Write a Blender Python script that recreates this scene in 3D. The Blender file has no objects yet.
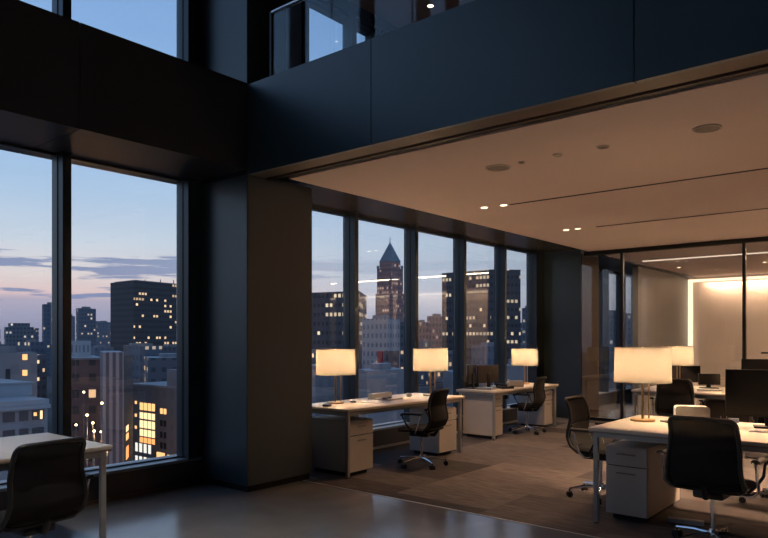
import bpy, bmesh, math, random
from mathutils import Vector, Matrix
random.seed(11)
PI = math.pi
SC = bpy.context.scene
COL = SC.collection

# ------------------------------------------------------------------ helpers
def tag(o, label=None, cat=None, group=None, kind=None):
    if label: o['label'] = label
    if cat: o['category'] = cat
    if group: o['group'] = group
    if kind: o['kind'] = kind
    return o

def empty(name, loc=(0, 0, 0), rz=0.0, parent=None):
    o = bpy.data.objects.new(name, None)
    o.empty_display_size = 0.1
    o.location = loc
    o.rotation_euler = (0, 0, rz)
    COL.objects.link(o)
    if parent: o.parent = parent
    return o

class MB:
    """collects shapes of ONE part"""
    def __init__(s):
        s.bm = bmesh.new()
    def box(s, x0, x1, y0, y1, z0, z1, bev=0.0):
        r = bmesh.ops.create_cube(s.bm, size=1.0)
        vs = r['verts']
        for v in vs:
            v.co = Vector(((x0 + x1) / 2 + v.co.x * abs(x1 - x0), (y0 + y1) / 2 + v.co.y * abs(y1 - y0), (z0 + z1) / 2 + v.co.z * abs(z1 - z0)))
        if bev > 0:
            es = list({e for v in vs for e in v.link_edges})
            bmesh.ops.bevel(s.bm, geom=es, offset=bev, segments=2, affect='EDGES', profile=0.5)
        return s
    def rbox(s, x0, x1, y0, y1, z0, z1, r, seg=6):
        """box with rounded vertical edges"""
        pts = []
        for (cx, cy, a0) in ((x1 - r, y1 - r, 0), (x0 + r, y1 - r, 90), (x0 + r, y0 + r, 180), (x1 - r, y0 + r, 270)):
            for k in range(seg + 1):
                a = math.radians(a0 + 90 * k / seg)
                pts.append((cx + r * math.cos(a), cy + r * math.sin(a)))
        return s.prism(pts, z0, z1)
    def prism(s, pts, z0, z1):
        b = [s.bm.verts.new((p[0], p[1], z0)) for p in pts]
        t = [s.bm.verts.new((p[0], p[1], z1)) for p in pts]
        n = len(pts)
        s.bm.faces.new(b[::-1]); s.bm.faces.new(t)
        for i in range(n):
            s.bm.faces.new((b[i], b[(i + 1) % n], t[(i + 1) % n], t[i]))
        return s
    def lathe(s, prof, c=(0, 0, 0), n=32, cap0=True, cap1=True):
        rings = []
        for (r, z) in prof:
            rings.append([s.bm.verts.new((c[0] + r * math.cos(2 * PI * k / n), c[1] + r * math.sin(2 * PI * k / n), c[2] + z)) for k in range(n)])
        for a, b in zip(rings, rings[1:]):
            for k in range(n):
                s.bm.faces.new((a[k], a[(k + 1) % n], b[(k + 1) % n], b[k]))
        if cap0: s.bm.faces.new(rings[0][::-1])
        if cap1: s.bm.faces.new(rings[-1])
        return s
    def tube(s, pts, r, n=10, closed=False):
        pts = [Vector(p) for p in pts]
        rr = r if isinstance(r, (list, tuple)) else [r] * len(pts)
        rings = []
        N = len(pts)
        prev = None
        for i, p in enumerate(pts):
            if closed: d = pts[(i + 1) % N] - pts[i - 1]
            elif i == 0: d = pts[1] - pts[0]
            elif i == N - 1: d = pts[-1] - pts[-2]
            else: d = (pts[i + 1] - pts[i]).normalized() + (pts[i] - pts[i - 1]).normalized()
            d.normalize()
            if prev is None:
                u = d.orthogonal().normalized()
            else:
                u = (prev - d * prev.dot(d)).normalized()
            prev = u
            w = d.cross(u)
            rings.append([s.bm.verts.new(p + (u * math.cos(2 * PI * k / n) + w * math.sin(2 * PI * k / n)) * rr[i]) for k in range(n)])
        pairs = list(zip(rings, rings[1:]))
        if closed: pairs.append((rings[-1], rings[0]))
        for a, b in pairs:
            best = 0
            if closed and b is rings[0]:
                best = min(range(n), key=lambda q: (b[q].co - a[0].co).length)
            for k in range(n):
                s.bm.faces.new((a[k], a[(k + 1) % n], b[(k + 1 + best) % n], b[(k + best) % n]))
        if not closed:
            s.bm.faces.new(rings[0][::-1]); s.bm.faces.new(rings[-1])
        return s
    def grid(s, f, nu, nv, thick=0.0, ndir=None):
        g = [[s.bm.verts.new(f(i / nu, j / nv)) for j in range(nv + 1)] for i in range(nu + 1)]
        for i in range(nu):
            for j in range(nv):
                s.bm.faces.new((g[i][j], g[i + 1][j], g[i + 1][j + 1], g[i][j + 1]))
        if thick:
            nd = Vector(ndir)
            h = [[s.bm.verts.new(g[i][j].co + nd * thick) for j in range(nv + 1)] for i in range(nu + 1)]
            for i in range(nu):
                for j in range(nv):
                    s.bm.faces.new((h[i][j + 1], h[i + 1][j + 1], h[i + 1][j], h[i][j]))
            ring = [(i, 0) for i in range(nu)] + [(nu, j) for j in range(nv)] + [(i, nv) for i in range(nu, 0, -1)] + [(0, j) for j in range(nv, 0, -1)]
            for a in range(len(ring)):
                p, q = ring[a], ring[(a + 1) % len(ring)]
                s.bm.faces.new((g[p[0]][p[1]], h[p[0]][p[1]], h[q[0]][q[1]], g[q[0]][q[1]]))
        return s
    def build(s, name, m, parent=None, smooth=False, loc=None):
        bmesh.ops.recalc_face_normals(s.bm, faces=s.bm.faces[:])
        me = bpy.data.meshes.new(name)
        s.bm.to_mesh(me); s.bm.free()
        if m: me.materials.append(m)
        if smooth:
            for p in me.polygons: p.use_smooth = True
            me.set_sharp_from_angle(angle=math.radians(38))
        o = bpy.data.objects.new(name, me)
        COL.objects.link(o)
        if parent: o.parent = parent
        if loc: o.location = loc
        return o

def kids(o): return [c for c in COL.objects if c.parent == o]
def copy_tree(o, parent=None):
    c = o.copy(); COL.objects.link(c); c.parent = parent
    for ch in kids(o): copy_tree(ch, c)
    return c
def place(o, loc, rz=0.0, sc=1.0, label=None):
    o.location = loc; o.rotation_euler = (0, 0, rz); o.scale = (sc, sc, sc)
    if label: o['label'] = label
    return o

# ------------------------------------------------------------------ materials
M = {}
def nm(name):
    m = bpy.data.materials.new(name); m.use_nodes = True
    nt = m.node_tree
    for n in list(nt.nodes): nt.nodes.remove(n)
    out = nt.nodes.new('ShaderNodeOutputMaterial')
    return m, nt, out
def N(nt, t, **kw):
    n = nt.nodes.new(t)
    for k, v in kw.items():
        if hasattr(n, k): setattr(n, k, v)
        else: n.inputs[k.replace('_', ' ')].default_value = v
    return n
def L(nt, a, b): nt.links.new(a, b)
def math_(nt, op, a, b=None, c=None):
    n = nt.nodes.new('ShaderNodeMath'); n.operation = op
    for i, v in enumerate((a, b, c)):
        if v is None: continue
        if hasattr(v, 'is_output'): nt.links.new(v, n.inputs[i])
        else: n.inputs[i].default_value = v
    return n.outputs[0]
def ramp(nt, fac, stops, interp='LINEAR'):
    r = nt.nodes.new('ShaderNodeValToRGB'); r.color_ramp.interpolation = interp
    e = r.color_ramp.elements
    while len(e) > len(stops): e.remove(e[-1])
    while len(e) < len(stops): e.new(0.5)
    for q, (p, c) in zip(e, stops):
        q.position = p; q.color = tuple(c) + (1,) if len(c) == 3 else c
    if fac is not None: nt.links.new(fac, r.inputs[0])
    return r.outputs[0]
def mixc(nt, fac, a, b, bt='MIX'):
    n = nt.nodes.new('ShaderNodeMix'); n.data_type = 'RGBA'; n.blend_type = bt
    for s, v in ((0, fac), (6, a), (7, b)):
        if hasattr(v, 'is_output'): nt.links.new(v, n.inputs[s])
        elif s == 0: n.inputs[0].default_value = v
        else: n.inputs[s].default_value = tuple(v) + (1,)
    return n.outputs[2]

def mat(name, col, rough=0.5, metal=0.0, var=0.12, scale=6.0, bump=0.0, spec=0.5, coord='Object', stretch=(1, 1, 1), ior=None):
    m, nt, out = nm(name)
    p = N(nt, 'ShaderNodeBsdfPrincipled'); p.inputs['Roughness'].default_value = rough
    p.inputs['Metallic'].default_value = metal
    p.inputs['Specular IOR Level'].default_value = spec
    tc = N(nt, 'ShaderNodeTexCoord'); mp = N(nt, 'ShaderNodeMapping'); mp.inputs['Scale'].default_value = stretch
    L(nt, tc.outputs[coord], mp.inputs[0])
    no = N(nt, 'ShaderNodeTexNoise'); no.inputs['Scale'].default_value = scale; no.inputs['Detail'].default_value = 4
    L(nt, mp.outputs[0], no.inputs['Vector'])
    a = tuple(c * (1 - var) for c in col); b = tuple(min(1, c * (1 + var)) for c in col)
    L(nt, ramp(nt, no.outputs[0], [(0.3, a), (0.7, b)]), p.inputs['Base Color'])
    if bump:
        bp = N(nt, 'ShaderNodeBump'); bp.inputs['Strength'].default_value = bump; bp.inputs['Distance'].default_value = 0.01
        L(nt, no.outputs[0], bp.inputs['Height']); L(nt, bp.outputs[0], p.inputs['Normal'])
    L(nt, p.outputs[0], out.inputs[0])
    M[name] = m
    if ior: p.inputs['IOR'].default_value = ior
    return m
def emit(name, col, st):
    m, nt, out = nm(name)
    e = N(nt, 'ShaderNodeEmission'); e.inputs[0].default_value = tuple(col) + (1,); e.inputs[1].default_value = st
    L(nt, e.outputs[0], out.inputs[0]); M[name] = m
    return m

mat('navy_panel', (0.048, 0.088, 0.118), 0.36, 0.0, 0.10, 1.2, spec=0.5, ior=1.8)
mat('dark_panel', (0.042, 0.045, 0.050), 0.42, 0.0, 0.12, 1.2)
mat('column_panel', (0.036, 0.056, 0.072), 0.34, 0.0, 0.10, 1.0, spec=0.5, ior=1.65)
mat('bronze', (0.120, 0.090, 0.070), 0.42, 0.25, 0.1, 2.0)
mat('bronze_dark', (0.050, 0.033, 0.020), 0.8, 0.0, 0.1, 2.0, spec=0.15)
mat('soffit_dark', (0.055, 0.048, 0.046), 0.25, 0.0, 0.1, 2.0)
mat('frame_dark', (0.036, 0.048, 0.060), 0.36, 0.35, 0.1, 3.0)
mat('black_trim', (0.008, 0.008, 0.009), 0.45, 0.2, 0.1, 3.0)
mat('sill_grey', (0.30, 0.33, 0.37), 0.32, 0.0, 0.1, 3.0)
mat('ceiling_tan', (0.63, 0.50, 0.465), 0.8, 0.0, 0.03, 0.6)
mat('ceiling_part', (0.30, 0.26, 0.235), 0.7, 0.0, 0.03, 0.6)
mat('room_wall', (0.70, 0.60, 0.53), 0.55, 0.0, 0.03, 0.8)
mat('room_grey', (0.15, 0.145, 0.14), 0.45, 0.0, 0.03, 0.8)
mat('dark_wall', (0.10, 0.10, 0.11), 0.7, 0.0, 0.1, 0.8)
mat('laminate', (0.76, 0.67, 0.57), 0.38, 0.0, 0.035, 3.0, stretch=(1, 8, 1))
mat('cabinet_edge', (0.10, 0.095, 0.09), 0.6)
mat('cabinet', (0.68, 0.61, 0.55), 0.42, 0.0, 0.03, 4.0)
mat('desk_metal', (0.46, 0.46, 0.46), 0.35, 0.5, 0.04, 10.0)
mat('edge_band', (0.34, 0.30, 0.27), 0.45, 0.0, 0.05, 6.0)
mat('chrome', (0.75, 0.75, 0.77), 0.16, 1.0, 0.03, 10.0)
mat('black_plastic', (0.012, 0.012, 0.013), 0.42, 0.0, 0.1, 20.0)
mat('seat_fabric', (0.014, 0.014, 0.015), 0.9, 0.0, 0.3, 300.0, bump=0.2)
mat('screen', (0.006, 0.006, 0.007), 0.28, 0.0, 0.1, 2.0)
mat('screen_back', (0.045, 0.038, 0.032), 0.45, 0.0, 0.1, 5.0)
mat('brass', (0.80, 0.52, 0.24), 0.32, 0.75, 0.06, 12.0)
mat('paper', (0.80, 0.77, 0.73), 0.7, 0.0, 0.02, 12.0)
mat('page_grey', (0.48, 0.46, 0.44), 0.7, 0.0, 0.1, 60.0)
mat('box_white', (0.72, 0.66, 0.60), 0.5, 0.0, 0.02, 12.0)
mat('card_blue', (0.45, 0.55, 0.68), 0.6, 0.0, 0.02, 12.0)
mat('device_white', (0.42, 0.36, 0.32), 0.6, 0.0, 0.02, 12.0)
mat('device_grey', (0.20, 0.165, 0.145), 0.7, 0.0, 0.15, 200.0)
mat('street', (0.03, 0.03, 0.035), 0.75, 0.0, 0.25, 0.05)
mat('roof_blue', (0.24, 0.29, 0.34), 0.7, 0.0, 0.15, 0.2)
mat('roof_dark', (0.10, 0.12, 0.14), 0.8, 0.0, 0.2, 0.2)
mat('copper_green', (0.10, 0.17, 0.22), 0.6, 0.0, 0.2, 0.3)
mat('concrete_pale', (0.26, 0.28, 0.31), 0.8, 0.0, 0.1, 0.3)
mat('concrete_grey', (0.23, 0.235, 0.26), 0.8, 0.0, 0.12, 0.3)
mat('window_dark', (0.03, 0.035, 0.045), 0.2, 0.0, 0.2, 0.4)
mat('red_sign', (0.45, 0.05, 0.06), 0.6, 0.0, 0.1, 1.0)
mat('car_paint', (0.05, 0.05, 0.06), 0.3, 0.0, 0.1, 1.0)
emit('downlight', (1.0, 0.80, 0.56), 5.0)
emit('led', (1.0, 0.74, 0.50), 1.9)
emit('line_light', (1.0, 0.82, 0.64), 1.0)
emit('win_amber', (1.0, 0.52, 0.20), 1.5)
emit('win_yellow', (1.0, 0.72, 0.38), 1.5)
emit('win_white', (0.95, 0.92, 0.82), 1.1)
emit('win_orange', (1.0, 0.36, 0.12), 1.6)
emit('street_glow', (1.0, 0.68, 0.34), 9.0)
emit('head_light', (1.0, 0.85, 0.65), 8.0)
emit('tail_light', (1.0, 0.10, 0.04), 4.0)

def glass(name, tint=(0.92, 0.95, 0.97), ior=1.5, gain=1.0, rough=0.0):
    """clear pane: see-through, mirror-like at grazing angles (a thin pane reflects from both faces)"""
    m, nt, out = nm(name)
    t = N(nt, 'ShaderNodeBsdfTransparent'); t.inputs[0].default_value = tuple(tint) + (1,)
    g = N(nt, 'ShaderNodeBsdfGlossy'); g.inputs['Roughness'].default_value = rough
    f = N(nt, 'ShaderNodeFresnel'); ge = N(nt, 'ShaderNodeNewGeometry')
    L(nt, math_(nt, 'MULTIPLY_ADD', ge.outputs['Backfacing'], 1.0 / ior - ior, ior), f.inputs[0])   # no total reflection inside the thin pane
    mx = N(nt, 'ShaderNodeMixShader')
    L(nt, math_(nt, 'MINIMUM', math_(nt, 'MULTIPLY', f.outputs[0], gain), 1.0), mx.inputs[0])
    L(nt, t.outputs[0], mx.inputs[1]); L(nt, g.outputs[0], mx.inputs[2])
    L(nt, mx.outputs[0], out.inputs[0]); M[name] = m
    return m
glass('window_glass', tint=(0.985, 0.99, 0.995), gain=2.1)
glass('partition_glass', tint=(0.95, 0.94, 0.93), gain=2.4)
glass('rail_glass', tint=(0.90, 0.93, 0.95), gain=1.2)

def shade_mat():
    m, nt, out = nm('lamp_shade')
    d = N(nt, 'ShaderNodeBsdfDiffuse'); t = N(nt, 'ShaderNodeBsdfTranslucent')
    tc = N(nt, 'ShaderNodeTexCoord'); no = N(nt, 'ShaderNodeTexNoise'); no.inputs['Scale'].default_value = 120
    L(nt, tc.outputs['Object'], no.inputs['Vector'])
    c = ramp(nt, no.outputs[0], [(0.3, (0.195, 0.178, 0.155)), (0.7, (0.215, 0.197, 0.172))])
    L(nt, c, d.inputs[0]); L(nt, c, t.inputs[0])
    mx = N(nt, 'ShaderNodeMixShader'); mx.inputs[0].default_value = 0.6
    L(nt, d.outputs[0], mx.inputs[1]); L(nt, t.outputs[0], mx.inputs[2]); L(nt, mx.outputs[0], out.inputs[0])
    M['lamp_shade'] = m
shade_mat()

def mesh_fabric():
    m, nt, out = nm('chair_mesh')
    p = N(nt, 'ShaderNodeBsdfPrincipled'); p.inputs['Base Color'].default_value = (0.014, 0.013, 0.0125, 1); p.inputs['Roughness'].default_value = 0.8; p.inputs['Specular IOR Level'].default_value = 0.25
    t = N(nt, 'ShaderNodeBsdfTransparent')
    tc = N(nt, 'ShaderNodeTexCoord'); w = N(nt, 'ShaderNodeTexWave'); w.bands_direction = 'Z'; w.inputs['Scale'].default_value = 60
    L(nt, tc.outputs['Object'], w.inputs['Vector'])
    mx = N(nt, 'ShaderNodeMixShader')
    L(nt, math_(nt, 'MULTIPLY_ADD', w.outputs['Fac'], 0.06, 0.88), mx.inputs[0])
    L(nt, t.outputs[0], mx.inputs[1]); L(nt, p.outputs[0], mx.inputs[2]); L(nt, mx.outputs[0], out.inputs[0])
    M['chair_mesh'] = m
mesh_fabric()

def concrete_floor():
    m, nt, out = nm('polished_concrete')
    p = N(nt, 'ShaderNodeBsdfPrincipled')
    tc = N(nt, 'ShaderNodeTexCoord')
    no = N(nt, 'ShaderNodeTexNoise'); no.inputs['Scale'].default_value = 1.1; no.inputs['Detail'].default_value = 7; no.inputs['Distortion'].default_value = 0.8
    L(nt, tc.outputs['Object'], no.inputs['Vector'])
    n2 = N(nt, 'ShaderNodeTexNoise'); n2.inputs['Scale'].default_value = 9; n2.inputs['Detail'].default_value = 6
    L(nt, tc.outputs['Object'], n2.inputs['Vector'])
    c = ramp(nt, no.outputs[0], [(0.3, (0.17, 0.166, 0.164)), (0.55, (0.23, 0.222, 0.216)), (0.75, (0.29, 0.276, 0.266))])
    L(nt, c, p.inputs['Base Color'])
    r = math_(nt, 'MULTIPLY_ADD', no.outputs[0], 0.14, 0.07)
    L(nt, math_(nt, 'MULTIPLY_ADD', n2.outputs[0], 0.08, r), p.inputs['Roughness'])
    p.inputs['Specular IOR Level'].default_value = 0.8
    L(nt, p.outputs[0], out.inputs[0]); M['polished_concrete'] = m
concrete_floor()

def carpet():
    m, nt, out = nm('carpet_tiles')
    p = N(nt, 'ShaderNodeBsdfPrincipled'); p.inputs['Roughness'].default_value = 0.95; p.inputs['Specular IOR Level'].default_value = 0.15
    tc = N(nt, 'ShaderNodeTexCoord')
    sp = N(nt, 'ShaderNodeSeparateXYZ'); L(nt, tc.outputs['Object'], sp.inputs[0])
    u = math_(nt, 'FLOOR', math_(nt, 'MULTIPLY', sp.outputs[0], 1.0))
    v = math_(nt, 'FLOOR', math_(nt, 'MULTIPLY_ADD', sp.outputs[1], 2.0, math_(nt, 'MULTIPLY', u, 0.5)))
    cb = N(nt, 'ShaderNodeCombineXYZ'); L(nt, u, cb.inputs[0]); L(nt, v, cb.inputs[1])
    wn = N(nt, 'ShaderNodeTexWhiteNoise'); wn.noise_dimensions = '2D'; L(nt, cb.outputs[0], wn.inputs['Vector'])
    mp = N(nt, 'ShaderNodeMapping'); mp.inputs['Scale'].default_value = (2.5, 22, 1); L(nt, tc.outputs['Object'], mp.inputs[0])
    no = N(nt, 'ShaderNodeTexNoise'); no.inputs['Scale'].default_value = 2.0; no.inputs['Detail'].default_value = 5
    L(nt, mp.outputs[0], no.inputs['Vector'])
    tile = ramp(nt, wn.outputs['Value'], [(0.0, (0.062, 0.058, 0.058)), (0.5, (0.120, 0.108, 0.104)), (1.0, (0.215, 0.188, 0.170))])
    st = ramp(nt, no.outputs[0], [(0.35, (0.66, 0.66, 0.66)), (0.65, (1.22, 1.2, 1.18))])
    L(nt, mixc(nt, 1.0, tile, st, 'MULTIPLY'), p.inputs['Base Color'])
    L(nt, p.outputs[0], out.inputs[0]); M['carpet_tiles'] = m
carpet()

def facade(name, wall, win, w=3.2, h=3.6, fw=0.55, fh=0.5, lit=0.12, lcol=(1.0, 0.72, 0.42), ls=1.2, haze=None, rough=0.7, rowbias=0.5, umin=None):
    """office facade: dark window cells in a wall, some of them lit; UVs are metres along the wall and up"""
    m, nt, out = nm(name)
    p = N(nt, 'ShaderNodeBsdfPrincipled'); p.inputs['Roughness'].default_value = rough
    tc = N(nt, 'ShaderNodeTexCoord'); sp = N(nt, 'ShaderNodeSeparateXYZ'); L(nt, tc.outputs['UV'], sp.inputs[0])
    us = math_(nt, 'MULTIPLY', sp.outputs[0], 1.0 / w); vs = math_(nt, 'MULTIPLY', sp.outputs[1], 1.0 / h)
    fu = math_(nt, 'FRACT', us); fv = math_(nt, 'FRACT', vs)
    iu = math_(nt, 'FLOOR', us); iv = math_(nt, 'FLOOR', vs)
    mu = math_(nt, 'LESS_THAN', math_(nt, 'ABSOLUTE', math_(nt, 'SUBTRACT', fu, 0.5)), fw / 2)
    mv = math_(nt, 'LESS_THAN', math_(nt, 'ABSOLUTE', math_(nt, 'SUBTRACT', fv, 0.5)), fh / 2)
    mask = math_(nt, 'MULTIPLY', mu, mv)
    oi = N(nt, 'ShaderNodeObjectInfo')
    cb = N(nt, 'ShaderNodeCombineXYZ'); L(nt, iu, cb.inputs[0]); L(nt, iv, cb.inputs[1]); L(nt, math_(nt, 'MULTIPLY', oi.outputs['Random'], 50), cb.inputs[2])
    wn = N(nt, 'ShaderNodeTexWhiteNoise'); wn.noise_dimensions = '3D'; L(nt, cb.outputs[0], wn.inputs['Vector'])
    cr = N(nt, 'ShaderNodeCombineXYZ'); L(nt, math_(nt, 'FLOOR', math_(nt, 'MULTIPLY', iu, 0.22)), cr.inputs[0]); L(nt, iv, cr.inputs[1]); L(nt, math_(nt, 'MULTIPLY', oi.outputs['Random'], 31), cr.inputs[2])
    wr = N(nt, 'ShaderNodeTexWhiteNoise'); wr.noise_dimensions = '3D'; L(nt, cr.outputs[0], wr.inputs['Vector'])
    val = math_(nt, 'ADD', math_(nt, 'MULTIPLY', wn.outputs['Value'], 1 - rowbias), math_(nt, 'MULTIPLY', wr.outputs['Value'], rowbias))
    on = math_(nt, 'LESS_THAN', val, lit)
    on = math_(nt, 'MULTIPLY', on, mask)
    if umin is not None: on = math_(nt, 'MULTIPLY', on, math_(nt, 'GREATER_THAN', sp.outputs[0], umin))
    L(nt, mixc(nt, mask, wall, win), p.inputs['Base Color'])
    e = mixc(nt, wn.outputs['Value'], tuple(lcol), tuple(min(1, c * 0.8 + 0.1) for c in lcol))
    L(nt, e, p.inputs['Emission Color'])
    L(nt, math_(nt, 'MULTIPLY', on, math_(nt, 'MULTIPLY_ADD', wr.outputs['Value'], ls, ls * 0.4)), p.inputs['Emission Strength'])
    L(nt, p.outputs[0], out.inputs[0]); M[name] = m
    return m
facade('f_black', (0.055, 0.056, 0.066), (0.028, 0.03, 0.04), 2.5, 3.7, 0.7, 0.42, 0.30, (1.0, 0.68, 0.38), 1.5, rowbias=0.62, umin=35)
facade('f_far', (0.15, 0.17, 0.22), (0.10, 0.13, 0.18), 4.2, 4.2, 0.5, 0.45, 0.22, (1.0, 0.75, 0.5), 1.0)  # distance haze is put into the bluish wall and window colours
facade('f_far_dark', (0.10, 0.13, 0.18), (0.06, 0.08, 0.12), 4.0, 4.0, 0.5, 0.45, 0.24, (1.0, 0.80, 0.55), 1.0)  # darker far blocks, distance haze again put into the blue colour
facade('f_mid', (0.11, 0.115, 0.14), (0.05, 0.055, 0.07), 3.0, 3.4, 0.4, 0.4, 0.34, (1.0, 0.66, 0.36), 1.6)
facade('f_brick', (0.16, 0.10, 0.095), (0.05, 0.045, 0.055), 3.4, 3.6, 0.42, 0.5, 0.22, (1.0, 0.60, 0.30), 1.5)
facade('f_fin', (0.27, 0.24, 0.26), (0.08, 0.08, 0.10), 1.25, 40.0, 0.5, 0.98, 0.0)
facade('f_pale', (0.30, 0.32, 0.35), (0.12, 0.14, 0.19), 2.6, 3.4, 0.45, 0.5, 0.05, (1.0, 0.75, 0.5), 1.0)
facade('f_grey', (0.20, 0.20, 0.22), (0.17, 0.17, 0.19), 3.0, 3.6, 0.4, 0.45, 0.0)
facade('f_rose', (0.30, 0.17, 0.16), (0.12, 0.09, 0.11), 2.6, 4.0, 0.5, 0.5, 0.36, (1.0, 0.62, 0.42), 0.8)
facade('f_hotel', (0.075, 0.072, 0.085), (0.03, 0.03, 0.04), 2.2, 4.2, 0.6, 0.38, 0.38, (1.0, 0.78, 0.5), 1.3, rowbias=0.72)
facade('f_grid', (0.13, 0.15, 0.19), (0.06, 0.07, 0.1), 2.4, 3.0, 0.55, 0.5, 0.36, (0.9, 0.85, 0.75), 0.8)

# ------------------------------------------------------------------ sky
def make_world():
    w = bpy.data.worlds.new('dusk'); SC.world = w; w.use_nodes = True
    nt = w.node_tree
    for n in list(nt.nodes): nt.nodes.remove(n)
    out = N(nt, 'ShaderNodeOutputWorld'); bg = N(nt, 'ShaderNodeBackground')
    tc = N(nt, 'ShaderNodeTexCoord'); sp = N(nt, 'ShaderNodeSeparateXYZ'); L(nt, tc.outputs['Generated'], sp.inputs[0])
    z = sp.outputs[2]
    base = ramp(nt, z, [(0.0, (0.19, 0.20, 0.29)), (0.035, (0.27, 0.27, 0.37)), (0.052, (0.34, 0.31, 0.39)), (0.060, (0.56, 0.42, 0.42)), (0.085, (0.54, 0.49, 0.49)),
                        (0.13, (0.44, 0.50, 0.57)), (0.20, (0.32, 0.44, 0.59)), (0.30, (0.22, 0.37, 0.60)), (0.45, (0.17, 0.30, 0.53)), (1.0, (0.11, 0.18, 0.33))])
    # away from the afterglow the horizon is bluer
    dotn = N(nt, 'ShaderNodeVectorMath'); dotn.operation = 'DOT_PRODUCT'; L(nt, tc.outputs['Generated'], dotn.inputs[0]); dotn.inputs[1].default_value = (-0.93, 0.36, 0)
    glow = ramp(nt, dotn.outputs['Value'], [(0.86, (0, 0, 0)), (0.99, (1, 1, 1))])
    cool = ramp(nt, z, [(0.0, (0.19, 0.22, 0.32)), (0.06, (0.40, 0.43, 0.50)), (0.13, (0.38, 0.46, 0.56)), (0.22, (0.29, 0.41, 0.58)), (0.30, (0.22, 0.37, 0.60)), (0.45, (0.17, 0.30, 0.53)), (1.0, (0.11, 0.18, 0.33))])
    col = mixc(nt, glow, cool, base)
    mp = N(nt, 'ShaderNodeMapping'); mp.inputs['Scale'].default_value = (4.4, 4.4, 60.0); mp.inputs['Location'].default_value = (0.35, 0.2, 0.6); L(nt, tc.outputs['Generated'], mp.inputs[0])
    no = N(nt, 'ShaderNodeTexNoise'); no.inputs['Scale'].default_value = 1.5; no.inputs['Detail'].default_value = 9; no.inputs['Roughness'].default_value = 0.6
    L(nt, mp.outputs[0], no.inputs['Vector'])
    band = ramp(nt, z, [(0.045, (0, 0, 0)), (0.058, (0.55, 0.55, 0.55)), (0.068, (0.35, 0.35, 0.35)), (0.082, (0.5, 0.5, 0.5)), (0.094, (1, 1, 1)), (0.106, (1, 1, 1)), (0.122, (0.4, 0.4, 0.4)), (0.16, (0, 0, 0))])
    bandv = N(nt, 'ShaderNodeRGBToBW'); L(nt, band, bandv.inputs[0])
    d = math_(nt, 'MULTIPLY_ADD', bandv.outputs[0], 0.30, no.outputs[0])
    cm = ramp(nt, d, [(0.71, (0, 0, 0)), (0.77, (1, 1, 1))])
    gv = math_(nt, 'MULTIPLY_ADD', glow, 0.75, 0.15)
    cmv = N(nt, 'ShaderNodeRGBToBW'); L(nt, cm, cmv.inputs[0])
    col = mixc(nt, math_(nt, 'MULTIPLY', cmv.outputs[0], gv), col, (0.15, 0.20, 0.34))
    # soft high veil
    m2 = N(nt, 'ShaderNodeMapping'); m2.inputs['Scale'].default_value = (2, 2, 12); L(nt, tc.outputs['Generated'], m2.inputs[0])
    n2 = N(nt, 'ShaderNodeTexNoise'); n2.inputs['Scale'].default_value = 2.0; n2.inputs['Detail'].default_value = 5; L(nt, m2.outputs[0], n2.inputs['Vector'])
    v2 = ramp(nt, n2.outputs[0], [(0.35, (0.97, 0.975, 0.985)), (0.7, (1.03, 1.025, 1.015))])
    col = mixc(nt, 1.0, col, v2, 'MULTIPLY')
    L(nt, col, bg.inputs[0]); bg.inputs[1].default_value = 1.36
    L(nt, bg.outputs[0], out.inputs[0])
make_world()
# ------------------------------------------------------------------ the shell
XW, XI, XC = -5.95, -5.78, -5.07       # glass line, inner face of sill, face of columns and beams
def S(mb, name, m, label=None, smooth=False, parent=None):
    o = mb.build(name, M[m] if isinstance(m, str) else m, parent, smooth)
    if parent is None: o['kind'] = 'structure'
    if label: o['label'] = label
    return o
S(MB().box(XI, 6, -7, 4.80, -0.3, 0.0), 'floor_atrium', 'polished_concrete', 'polished grey concrete floor in front of the office')
S(MB().box(XI, 6, 4.82, 11.65, -0.3, 0.0), 'floor_office', 'carpet_tiles', 'brown grey carpet tiles under the desks')
S(MB().box(XI, 6, 11.65, 18.4, -0.3, 0.0), 'floor_meeting_room', 'polished_concrete', 'smooth floor beyond the glass partition')
S(MB().box(XC, 6, 4.80, 4.82, -0.3, 0.003), 'trim_1', 'desk_metal', 'thin metal strip between concrete and carpet')
# sill wall along the windows
S(MB().box(-6.15, XI, -7, 4.09, -0.3, 0.235), 'wall_sill_atrium', 'dark_panel')
S(MB().box(-6.15, XI, 4.87, 11.65, -0.3, 0.235), 'wall_sill_office', 'dark_panel')
S(MB().box(-6.15, XI, 12.45, 17.2, -0.3, 0.235), 'wall_sill_meeting_room', 'dark_panel')
S(MB().box(-6.12, XI - 0.004, -7, 4.09, 0.235, 0.262, 0.004), 'trim_2', 'sill_grey', 'grey window ledge in the atrium')
S(MB().box(-6.12, XI - 0.004, 4.87, 11.65, 0.235, 0.262, 0.004), 'trim_3', 'sill_grey', 'grey window ledge behind the desks')
S(MB().box(-6.12, XI - 0.004, 12.45, 17.2, 0.235, 0.262, 0.004), 'trim_4', 'sill_grey', 'grey window ledge beyond the glass partition')
S(MB().box(XI, XI + 0.02, -7, 4.09, 0.0, 0.03), 'baseboard_atrium', 'bronze')
S(MB().box(XI, XI + 0.02, 4.87, 11.65, 0.0, 0.03), 'baseboard_office', 'desk_metal')
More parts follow.
